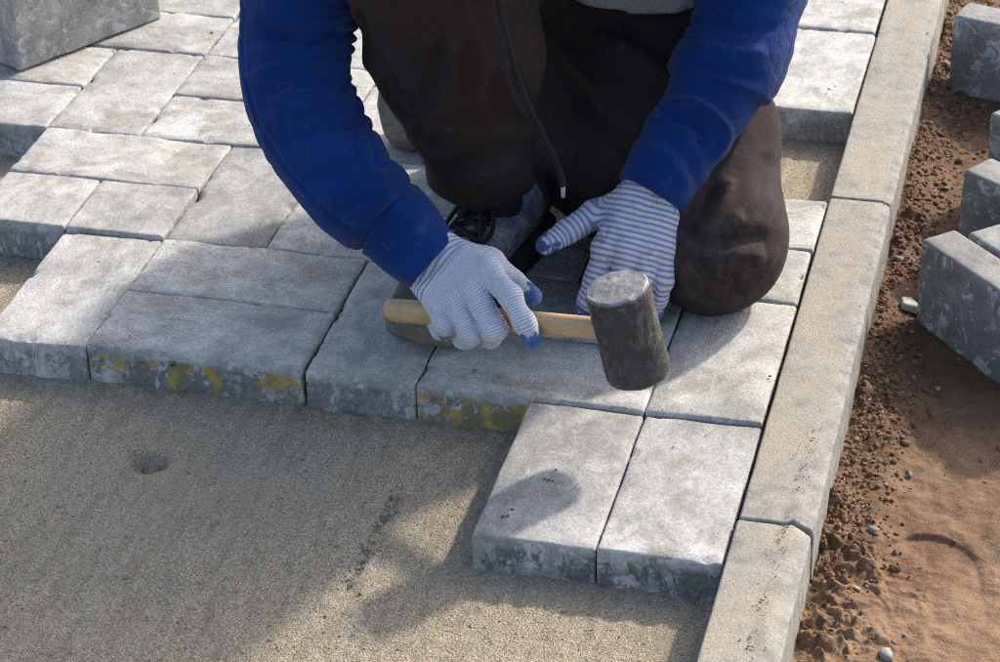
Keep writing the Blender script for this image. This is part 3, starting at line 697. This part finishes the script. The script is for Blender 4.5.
# --- sweatshirt: body with two wrinkled sleeves
def sleeve(pts, deps, ref, seed, folds):
    P = np.array([bd(x, y, d) for (x, y, r_), d in zip(pts, deps)])*U; R = np.array([r_*d/FPX for (x, y, r_), d in zip(pts, deps)])*U
    n = 300; Pc = catmull(P, n); Rc = catmull(R[:, None], n)[:, 0]
    # fold the cuff edge inwards
    e = Pc[-1]-Pc[-2]; e /= np.linalg.norm(e)
    Pc = np.concatenate([Pc, [Pc[-1]+e*.0015, Pc[-1]+e*.001, Pc[-1]-e*.006, Pc[-1]-e*.03]]); Rc = np.concatenate([Rc, [Rc[-1]-.0015, Rc[-1]-.003, Rc[-1]-.004, Rc[-1]-.006]])
    L = np.concatenate([[0], np.cumsum(np.linalg.norm(np.diff(Pc[:n], axis=0), axis=1))])[-1]
    def disp(S, Th):
        X = np.stack([S*1.0, np.cos(Th)*.05, np.sin(Th)*.05], -1)
        return folds(S/L, Th, S, X, seed)*(S < L*1.0)*sstep(1.0, .985, S/L)
    return tube(Pc, Rc, 110, disp, ref, False)
def ridged(x): return 1-2*np.abs(x)
def folds_r(t, th, S, X, seed):
    # th = 0 towards ref (inner elbow, image right)
    inner = np.clip(np.cos(th), 0, 1)**.7; outer = 1-inner
    warp = 1.6*fbm(X, 16, 2, seed)+.9*np.cos(th)
    el = np.exp(-((t-.43)/.13)**2); low = sstep(.40, .55, t)*sstep(.86, .80, t)
    w1 = 2*np.abs(np.sin(S*np.pi/.0185+warp*2.3))**.75-1.2; w2 = 2*np.abs(np.sin(S*np.pi/.031+warp*3.2+1.3))**.8-1.2
    amp = np.clip(.65+.8*fbm(X, 18, 2, seed+9), .05, 1.1)
    d = (.0026*el*(.12+.95*inner)*w1+.0021*low*(.3+.8*inner)*w2)*amp
    d += .0035*fbm(X, 12, 3, seed+3)
    d += .0045*np.exp(-((t-.835)/.02)**2)*(.4+.6*inner)         # bunch above the cuff
    d -= .0050*np.exp(-((t-.868)/.006)**2)                       # cuff seam
    sm = np.abs(np.angle(np.exp(1j*(th-2.2-.9*(1-t)))))*.05; d += (-.0022*np.exp(-(sm/.0022)**2)+.0014*np.exp(-((sm-.006)/.003)**2))*sstep(.87, .85, t)*sstep(.3, .4, t)
    d += .0007*np.sin(th*60)*sstep(.875, .89, t)*0
    return d
def folds_l(t, th, S, X, seed):
    inner = np.clip(np.cos(th), 0, 1)
    warp = 1.5*fbm(X, 16, 2, seed)
    w1 = 2*np.abs(np.sin(S*np.pi/.021+warp*1.4+.5*np.sin(th)))**.75-1.2; amp = np.clip(.4+fbm(X, 20, 2, seed+9), 0, 1.1)
    up_ = sstep(.72, .62, t)*sstep(.1, .3, t)
    d = .0034*up_*(.35+.75*inner)*w1*amp+.0030*fbm(X, 12, 3, seed+3)
    tt = t-.02*np.cos(th+.5); d += .0075*sstep(.60, .715, tt)*sstep(.752, .738, tt)*(.8+.35*np.sin(th*2+.4))   # sleeve end pushed over the cuff
    d -= .0012*np.exp(-((tt-.775)/.012)**2)
    d += .0012*sstep(.79, .82, t)*np.sin(S*2*np.pi/.040+2.2*np.cos(th)+warp)*sstep(.99, .93, t)
    sm = np.abs(np.angle(np.exp(1j*(th-3.5))))*.05; d += (-.002*np.exp(-(sm/.0022)**2)+.0016*np.exp(-((sm-.006)/.003)**2))*sstep(.72, .70, t)
    return d
dW, dE, dS = depth(wR), depth(elR), depth(shR)
lerp = lambda a, b, t: a+(b-a)*t
ptsR = [(352, -175, 62), (322, -90, 64), (303, -30, 62), (297, 25, 58), (295, 68, 55), (303, 108, 54), (322, 146, 53), (352, 189, 48), (380, 211, 45), (395, 223, 44), (413, 243, 40), (433, 262, 35)]
depR = [dS, lerp(dS, dE, .45), lerp(dS, dE, .75), lerp(dS, dE, .95), dE, lerp(dE, dW, .15), lerp(dE, dW, .34), lerp(dE, dW, .60), lerp(dE, dW, .74), lerp(dE, dW, .80), lerp(dE, dW, .9), dW]
sv1 = sleeve(ptsR, depR, RT, 3, folds_r)
dW2, dE2, dS2 = depth(wrL), depth(elL), depth(shL)
ptsL = [(780, -190, 60), (775, -110, 58), (764, -45, 55), (749, 0, 53), (736, 48, 50), (712, 97, 47), (698, 120, 43), (683, 142, 42), (668, 168, 40), (652, 195, 38)]
depL = [dS2, lerp(dS2, dE2, .55), dE2, lerp(dE2, dW2, .18), lerp(dE2, dW2, .38), lerp(dE2, dW2, .6), lerp(dE2, dW2, .7), lerp(dE2, dW2, .79), lerp(dE2, dW2, .9), dW2]
sv2 = sleeve(ptsL, depL, -RT, 17, folds_l)
def torso(P):
    d = sd_cap(P, waist*U, chest*U, .135, .15); d = smin(d, sd_cap(P, (waist+E3(-.45, 0, 0))*U, (chest+E3(-.6, 0, .1))*U, .12, .135), .06); d = smin(d, sd_cap(P, (waist+E3(.45, 0, 0))*U, (chest+E3(.6, 0, .1))*U, .12, .135), .06)
    for s in (shR, shL): d = smin(d, sd_cap(P, (chest+E3(0, 0, .45))*U, s*U, .10, .078), .06)
    d = smin(d, sd_cap(P, (chest+E3(0, .1, .4))*U, neck*U, .10, .070), .05)
    d = smin(d, sd_ell(P, (neck+E3(0, .55, .05))*U, (.10, .06, .07)), .03)      # folded hood
    hem = ((waist-E3(0, .1, .35))*U); nn = (chest-waist)/np.linalg.norm(chest-waist)
    return np.maximum(d, -((P-hem.astype(np.float32)) @ nn.astype(np.float32)))
tv, tf = nets(torso, E3(-5.0, 2.6, 2.2)*U, E3(.6, 7.6, 7.0)*U, .008)
me = meshvf(*joinvf([(tv, tf), sv1, sv2])); V = coords(me).astype(float); N_ = normals(me)
fold = crease(V, N_, [([(250, 75), (290, 62), (345, 60)], 6, .004), ([(255, 95), (300, 84), (348, 82)], 6, -.005), ([(262, 118), (310, 108), (356, 100)], 7, .004), ([(300, 135), (335, 128), (368, 120)], 6, -.004), ([(290, 150), (335, 150), (376, 142)], 8, .004), ([(310, 180), (350, 172), (385, 160)], 7, -.004), ([(320, 200), (360, 192), (396, 172)], 8, .004),
    ([(262, 30), (300, 38), (350, 32)], 7, -.005), ([(255, 48), (300, 50), (350, 44)], 6, .004), ([(340, 222), (375, 206), (412, 183)], 5, .005),
    ([(700, 20), (740, 30), (780, 26)], 6, -.004), ([(692, 45), (730, 52), (770, 52)], 7, .004), ([(685, 66), (720, 72), (760, 78)], 6, -.004), ([(664, 102), (700, 104), (726, 130), (712, 160)], 5, .006), ([(662, 118), (694, 124), (704, 150)], 5, -.005), ([(650, 140), (672, 160), (690, 190)], 7, .003)])
setco(me, V+1.4*N_*fold[:, None]); o = link('sweatshirt', me, BLUE, person); o['label'] = 'royal blue fleece sweatshirt with creased sleeves'

# --- trousers
def trousers(P):
    A = lambda a: (np.asarray(a)*U).astype(np.float32)
    d = sd_cap(P, A(hipL+E3(.0, .1, .0)), A(lerp(hipL, kneeL, .6)), .118, .096); d = smin(d, sd_cap(P, A(lerp(hipL, kneeL, .5)), A(kneeL+E3(-.0, .06, .06)), .104, .078), .03)
    d = smin(d, sd_cap(P, A(E3(-2.55, 5.7, 1.45)), A(E3(-1.35, 4.6, .85)), .085, .07), .05); d = smin(d, sd_cap(P, A(E3(-2.5, 5.6, .8)), A(E3(-1.5, 4.7, .5)), .07, .06), .04)
    d = smin(d, sd_cap(P, A(lerp(hipL, kneeL, .58)+E3(.20, 0, -.05)), A(lerp(hipL, kneeL, .93)+E3(.05, 0, .06)), .086, .067), .04)
    d = smin(d, sd_ell(P, A(kneeL+E3(.02, -.02, .00)), (.060, .062, .058)), .04)
    sh_ = sd_cap(P, A(kneeL+E3(-.1, .1, -.02)), A(ankL), .058, .05); d = smin(d, sh_, .012)
    dr = sd_cap(P, A(kneeR), A(lerp(kneeR, ankR, .45)), .098, .083); dr = smin(dr, sd_cap(P, A(lerp(kneeR, ankR, .45)), A(lerp(kneeR, ankR, .93)+E3(-.03, -.05, 0)), .082, .055), .03)
    dr = smin(dr, sd_cap(P, A(kneeR), A(hipR), .098, .11), .04)
    hemn = (kneeR-ankR)/np.linalg.norm(kneeR-ankR)+E3(.28, 0, 0); hemn /= np.linalg.norm(hemn)
    dr = np.maximum(dr, -((P-A(lerp(kneeR, ankR, .885))) @ hemn.astype(np.float32)-.012*0))
    p_ = sd_cap(P, A(hipL+E3(0, .1, .25)), A(hipR+E3(0, .1, .25)), .118, .118); p_ = smin(p_, sd_cap(P, A((hipL+hipR)/2), A(waist), .12, .125), .05)
    return smin(smin(d, p_, .05), smin(dr, p_, .05), .008)
V, F = nets(trousers, E3(-4.6, 2.0, -.12)*U, E3(.4, 7.9, 5.0)*U, .0042)
me = mesh(V, F); V = coords(me).astype(float); N_ = normals(me)
Q = np.stack([V[:, 0]*1.2, V[:, 1], V[:, 2]*.55], 1)
low = np.exp(-((V[:, 2]/U-1.0)/.5)**2)*(V[:, 0]/U < -2.1)
fold = .0055*fbm(Q, 8, 3, 61)+.0060*ridged(fbm(Q, 9, 2, 67))*.5+low*.0025*np.sin(V[:, 2]*2*np.pi/.055+3*fbm(V, 9, 2, 4))
fold *= 1-.75*np.exp(-(np.linalg.norm(V-kneeL*U, axis=1)/.13)**2)
kn = np.exp(-(np.linalg.norm(V-(kneeL+E3(-.45, .3, .6))*U, axis=1)/.05)**2); fold += kn*.006*np.sin((V[:, 0]-V[:, 2]*.5)*2*np.pi/.035)
cre = crease(V, N_, [([(412, 130), (432, 112), (446, 80), (452, 30)], 9, .007), ([(398, 95), (425, 98), (438, 70), (440, 30)], 8, -.006), ([(470, 20), (478, 70), (470, 120)], 12, .004), ([(498, 55), (508, 92), (528, 122)], 7, .006), ([(512, 60), (518, 92), (530, 108)], 6, -.006),
    ([(436, 185), (480, 176), (528, 160)], 8, .004), ([(430, 165), (480, 158), (528, 140)], 9, -.005), ([(420, 140), (470, 140), (520, 128)], 11, .004), ([(362, 2), (372, 35), (388, 66), (403, 92), (414, 108)], 2.6, -.007), ([(352, 0), (362, 40), (380, 72)], 6, .004),
    ([(676, 216), (692, 196), (702, 172)], 5, .006), ([(688, 228), (702, 206), (712, 184)], 5, -.006), ([(706, 232), (722, 205), (730, 178)], 6, .004), ([(700, 262), (735, 254), (765, 258)], 8, .004), ([(690, 250), (730, 240), (770, 238)], 8, -.004), ([(740, 220), (760, 190), (768, 150)], 10, -.004),
    ([(590, 30), (640, 60), (690, 100)], 8, .007), ([(600, 20), (650, 42), (690, 70)], 7, -.007), ([(560, 40), (600, 90), (640, 140)], 10, .006), ([(570, 80), (610, 130), (640, 165)], 8, -.006)])
V = V+N_*(fold+1.6*cre)[:, None]; V[:, 2] = np.maximum(V[:, 2], .0012)
setco(me, V); attr(me, 'dust', np.clip(np.exp(-(np.linalg.norm(V-(kneeL+E3(.1, -.3, .0))*U, axis=1)/.07)**2)*1.2+.25*np.exp(-((V[:, 2]/U-.9)/.4)**2), 0, 1)); o = link('trousers', me, TROU, person); o['label'] = 'very dark brown jersey trousers, dusty at the knee'

# --- grey t-shirt hem
def tee(P):
    A = lambda a: (np.asarray(a)*U).astype(np.float32); c = (hipL+hipR)/2+E3(.15, -.35, .35)
    d = sd_cap(P, A(c+E3(-.55, 0, 0)), A(waist+E3(-.4, -.1, .1)), .130, .128); d = smin(d, sd_cap(P, A(c+E3(.55, 0, 0)), A(waist+E3(.4, -.1, .1)), .130, .128), .05)
    nn = (waist-c)/np.linalg.norm(waist-c)
    return np.maximum(d, -((P-A(c+nn*.26)) @ nn.astype(np.float32)))
V, F = nets(tee, E3(-4.2, 4.0, 1.5)*U, E3(0, 7.8, 5)*U, .006); me = mesh(V, F); V = coords(me).astype(float); N_ = normals(me)
setco(me, V+N_*(.006*fbm(V*E3(1.5, .6, .6), 14, 3, 7))[:, None]); o = link('t_shirt', me, TSHIRT, person); o['label'] = 'grey t-shirt hem showing under the sweatshirt'

# --- body (head, neck, limbs under the clothes) as one surface
def body(P):
    A = lambda a: (np.asarray(a)*U).astype(np.float32)
    d = sd_cap(P, A(hipL), A(hipR), .09, .09); d = smin(d, sd_cap(P, A((hipL+hipR)/2), A(waist), .10, .10), .04); d = smin(d, sd_cap(P, A(waist), A(chest), .10, .12), .04)
    for a, b, ra, rb in ((hipL, kneeL, .075, .048), (kneeL, ankL, .040, .028), (hipR, kneeR, .075, .05), (kneeR, ankR, .040, .024), (chest, shR, .08, .055), (chest, shL, .08, .055), (shR, elR, .042, .030), (elR, wR, .030, .020), (shL, elL, .042, .030), (elL, wrL, .030, .020), (chest, neck, .07, .055), (neck, head, .054, .052)):
        d = smin(d, sd_cap(P, A(a), A(b), ra, rb), .03)
    fdir = np.array([.0, -.80, -.60]); udir = np.array([0, -.60, .80]); rdir = np.array([1., 0, 0]); hc = head*U; R = np.stack([rdir, fdir, udir], 1)
    hd = sd_ell(P, hc+udir*.03, (.078, .098, .10), R); hd = smin(hd, sd_ell(P, hc+fdir*.045-udir*.055, (.052, .05, .058), R), .03)
    hd = smin(hd, sd_cap(P, hc+fdir*.092+udir*.012, hc+fdir*.113-udir*.022, .009, .013), .010)
    for s in (-1, 1):
        hd = smin(hd, sd_ell(P, hc+rdir*s*.082-udir*.005+fdir*.0, (.010, .020, .032), R), .006)
        hd = -smin(-hd, sd_ell(P, hc+rdir*s*.033+fdir*.100+udir*.018, (.017, .012, .010), R), .012)
        hd = smin(hd, sd_ell(P, hc+rdir*s*.033+fdir*.083+udir*.017, (.013, .013, .012), R), .003)
    hd = -smin(-hd, sd_ell(P, hc+fdir*.100-udir*.053, (.026, .010, .003), R), .006)
    return smin(d, hd, .02)
V, F = nets(body, E3(-5.0, 1.0, .05)*U, E3(.6, 8.0, 7.9)*U, .0065); V = np.asarray(V)
bo = link('body', mesh(V, F), SKIN, person)
def hairf(P):
    fdir = np.array([.0, -.80, -.60]); udir = np.array([0, -.60, .80]); R = np.stack([[1., 0, 0], fdir, udir], 1); hc = head*U
    d = sd_ell(P, hc+udir*.034-fdir*.006, (.086, .104, .106), R); q = (P-hc.astype(np.float32))
    return np.maximum(d, -(q @ udir.astype(np.float32)-.9*(q @ fdir.astype(np.float32))*.6+.0))
V, F = nets(hairf, (head-1.3)*U, (head+1.3)*U, .006); me = mesh(V, F); V = coords(me).astype(float); N_ = normals(me); setco(me, V+N_*(.004*fbm(V, 60, 3, 2))[:, None])
link('hair', me, HAIR, person)

pc = catmull(np.array([lerp(kneeR, ankR, .7), lerp(kneeR, ankR, .9), ankR+E3(-.03, -.02, -.1), ankR+E3(-.04, -.1, -.3)])*U, 20)
link('sock', meshvf(*tube(pc, .038, 32, lambda S, T: .001*np.sin(T*30))), CORD, person)
# --- shoes
def shoe(name, heel, toe, label, parent, roll=None):
    """built along +x from heel to toe, then placed; returns the upper"""
    L = np.linalg.norm(toe-heel)*U
    n, m = 60, 40; xs_ = np.linspace(0, 1, n); th = np.linspace(0, 2*np.pi, m, endpoint=False)
    hw = np.interp(xs_, [0, .03, .12, .3, .5, .7, .86, .95, 1], [.012, .028, .036, .038, .042, .050, .049, .038, .012])
    ht = np.interp(xs_, [0, .05, .15, .3, .42, .6, .8, .93, 1], [.072, .095, .104, .102, .094, .070, .054, .040, .022])
    cy = np.interp(xs_, [0, .5, .8, 1], [0, .0, .004, .008])
    X, T = np.meshgrid(xs_, th, indexing='ij'); c, s_ = np.cos(T), np.sin(T)
    Y = cy[:, None]+hw[:, None]*np.sign(c)*np.abs(c)**.8*(1-.28*np.clip(s_, 0, 1)**1.5*np.interp(xs_, [0, .5, 1], [1, 1.3, .4])[:, None])
    Z = .020+(ht[:, None]-.020)*(.5+.5*np.sign(s_)*np.abs(s_)**.85)
    v = np.stack([X*L, Y, Z], -1).reshape(-1, 3); i = np.arange(n*m).reshape(n, m); j = np.roll(i, -1, 1)
    f = np.stack([i[:-1], i[1:], j[1:], j[:-1]], -1).reshape(-1, 4)
    e0, e1 = len(v), len(v)+1; v = np.concatenate([v, [[0, 0, .05], [L, .008, .03]]])
    f = np.concatenate([f, np.stack([i[0], j[0], np.full(m, e0), np.full(m, e0)], 1), np.stack([j[-1], i[-1], np.full(m, e1), np.full(m, e1)], 1)])
    v = v+.0012*fbm(v, 45, 3, 5)[:, None]*np.array([0, 1, 1])
    # sole: outline slab with rounded rim
    a = np.linspace(0, 2*np.pi, 72, endpoint=False); t_ = .5-.5*np.cos(np.where(a <= np.pi, a, 2*np.pi-a)); sg = np.where(a <= np.pi, 1, -1)
    sw = np.interp(t_, xs_, hw)+.0045; ox = -.004+t_*(L+.010); oy = np.interp(t_, xs_, cy)+sg*sw*np.where((t_ < .0005) | (t_ > .9995), 0, 1)
    rings = []
    for z, k_ in ((.0015, .93), (.004, .985), (.010, 1.0), (.013, .975), (.016, 1.0), (.026, .99), (.030, .955)):
        lift = .010*np.clip((t_-.8)/.2, 0, 1)**2
        rings.append(np.stack([L/2+(ox-L/2)*(1-(1-k_)*.5), oy*k_, z+lift], 1))
    sv = np.concatenate(rings); q = np.arange(7*72).reshape(7, 72); q2 = np.roll(q, -1, 1); sf = np.stack([q[:-1], q2[:-1], q2[1:], q[1:]], -1).reshape(-1, 4)
    c0, c1 = len(sv), len(sv)+1; sv = np.concatenate([sv, [[L/2, 0, .0012], [L/2, 0, .032]]])
    sf = np.concatenate([sf, np.stack([q2[0], q[0], np.full(72, c0), np.full(72, c0)], 1), np.stack([q[-1], q2[-1], np.full(72, c1), np.full(72, c1)], 1)])
    laces = []; dark = []
    zt = lambda x, y: .020+(np.interp(x, xs_, ht)-.020)*(.5+.5*np.clip(1-(y/np.interp(x, xs_, hw))**2, 0, 1)**.42)+.0025
    for kx, x in enumerate(np.linspace(.40, .66, 6)):
        for sg_ in (1, -1):
            yy = np.linspace(-.019, .019, 9)*sg_; xx = x+np.linspace(-.018, .022, 9)
            laces.append(tube(np.stack([xx*L, yy, [zt(a_, b_)+.001*sg_ for a_, b_ in zip(xx, yy)]], 1), .0034, 8))
    for sg_ in (1, -1):
        for sp, dx in ((.70, .02),):
            pp = [(.40*L, 0, zt(.40, 0)+.002), ((.42+dx)*L, sg_*.022*sp, zt(.43, .015)+.010), ((.50+dx)*L, sg_*.040*sp, zt(.50, .03)+.004), ((.56+dx)*L, sg_*.034*sp, zt(.56, .028)+.002), ((.50+dx*.5)*L, sg_*.012, zt(.5, .01)+.006), (.41*L, 0, zt(.41, 0)+.003)]
            laces.append(tube(catmull(pp, 36), .0026, 8))
    capm = v[:, 0] > .78*L
    d = (toe-heel)/np.linalg.norm(toe-heel); up_ = np.array([0, 0, 1.])
    if roll is not None: up_ = np.asarray(roll, float)
    up_ = up_-d*(up_ @ d); up_ /= np.linalg.norm(up_); sd_ = np.cross(up_, d); R = np.stack([d, sd_, up_], 0)
    W = lambda q_: np.asarray(q_) @ R+heel*U
    me_ = meshvf(W(v), f); me_.materials.append(SHOE); me_.materials.append(TOECAP)
    pc = np.array([p.center[:] for p in me_.polygons]); lx = ((pc-heel*U) @ R.T)
    idx_ = np.where((lx[:, 0] > .74*L) | (lx[:, 2] < .034) | (lx[:, 0] < .16*L), 1, 0).astype(np.int32)
    me_.polygons.foreach_set('material_index', idx_)
    up = link(name, me_, None, parent); up['label'] = label
    so = link('sole', meshvf(W(sv), sf), SOLE_SHADED); me_s = so.data; me_s.materials.append(SOLE); pz_ = ((np.array([p.center[:] for p in me_s.polygons])-heel*U) @ R.T); me_s.polygons.foreach_set('material_index', ((pz_[:, 0] > .72*L)).astype(np.int32)); so.parent = up; so.matrix_parent_inverse = Matrix.Translation(-parent.location) if False else Matrix.Identity(4)
    la = link('laces', meshvf(*joinvf([(W(a_), b_) for a_, b_ in laces])), LACE); la.parent = up
    return up
shoe('shoe', E3(-2.62, 4.88, 0.0), E3(-3.19, 2.52, 0.0), 'grey sports shoe with black laces flat on the pavers under the hand', person)
shoe('shoe', E3(-3.30, 6.75, .62), E3(-4.50, 6.30, .36), 'dusty shoe of the kneeling leg, lying behind', person, roll=(.35, .6, -.75))

# --- drawstring hanging from the waist
pp = [bv(x, y, vv_) for x, y, vv_ in ((494, -40, 2.55), (498, 0, 2.45), (506, 35, 2.5), (515, 70, 2.62), (526, 100, 2.8), (539, 128, 2.95), (552, 153, 3.05), (561, 175, 3.1), (563, 186, 3.1))]
pc = catmull(np.array(pp)*U, 120)
o = link('drawstring', meshvf(*tube(pc, .0033, 10, lambda S, T: .0006*np.sin(S*2*np.pi/.006+T*2))), CORD, person)
al = link('metal_tip', meshvf(*tube([pc[-1], pc[-1]+E3(0, 0, -.004), pc[-1]+E3(.0, 0, -.013)], [.0028, .0026, .0024], 10)), METAL); al.parent = o

# ------------------------------------------------------------------ mallet in the hand
mal = empty('mallet', mh*U); tag(mal, 'black rubber mallet with pale wooden handle held in the gloved hand', 'mallet')
HL, HR = .86*U, .265*U
zz = np.array([-.5, -.5, -.5, -.495, -.48, -.455, -.42, -.3, -.15, 0, .15, .3, .42, .462, .484, .497, .5, .5, .5])*HL
rr = np.array([.0, .4, .80, .90, .965, .992, 1, 1.0, .995, .99, .995, 1.0, 1.0, .99, .965, .92, .82, .4, .0])*HR
zz = np.interp(np.linspace(0, 18, 91), np.arange(19), zz); rr = np.interp(np.linspace(0, 18, 91), np.arange(19), rr)
seg = 72; th = np.linspace(0, 2*np.pi, seg, endpoint=False); b1 = hdir; b2 = np.cross(axis, b1)
V = np.stack([rr[:, None]*np.cos(th), rr[:, None]*np.sin(th), zz[:, None]+0*th], -1)
wear = .0004*fbm(V, 30, 3, 3)+.0005*fbm(V, 160, 3, 8); out = V.copy(); out[..., :2] *= (1+wear[..., None]/HR*np.where(rr > .2*HR, 1, 0)[:, None, None]); out[..., 2] += .0014*fbm(V, 55, 3, 5)*(np.abs(zz) > .47*HL)[:, None]
out[..., 2] -= .0022*np.clip(fbm(V, 60, 2, 14), 0, 1)*((zz > .40*HL)[:, None])*(rr > .8*HR)[:, None]
strike = np.repeat(sstep(.455, .495, np.abs(zz)/HL), seg)
Wv = mh*U+out[..., :1]*b1+out[..., 1:2]*b2+out[..., 2:]*axis; i = np.arange(91*seg).reshape(91, seg); j = np.roll(i, -1, 1)
me = mesh(Wv.reshape(-1, 3), np.stack([i[:-1], j[:-1], j[1:], i[1:]], -1).reshape(-1, 4)); attr(me, 'strike', strike)
link('mallet_head', me, RUBBER, mal)
# handle: oval section, swelling towards the grip, rounded butt
t_ = np.linspace(0, 1, 60); hr = np.interp(t_, [0, .15, .5, .8, .93, .975, .993, 1], [.0115, .0120, .0126, .0133, .0131, .0120, .0080, .002])
s_ = np.interp(t_, [0, 1], [-.10*U, hlen*U]); seg = 28; th = np.linspace(0, 2*np.pi, seg, endpoint=False)
V = np.stack([s_[:, None]+0*th, 1.0*hr[:, None]*np.cos(th), .86*hr[:, None]*np.sin(th)], -1).reshape(-1, 3)
i = np.arange(60*seg).reshape(60, seg); j = np.roll(i, -1, 1); f = np.stack([i[:-1], j[:-1], j[1:], i[1:]], -1).reshape(-1, 4)
me = mesh(V, f); o = link('handle', me, WOOD)
Rm = Matrix.Identity(4)
for k_ in range(3): Rm[k_][0] = hdir[k_]; Rm[k_][1] = axis[k_]; Rm[k_][2] = np.cross(hdir, axis)[k_]; Rm[k_][3] = 0
o.parent = mal; o.matrix_basis = Rm
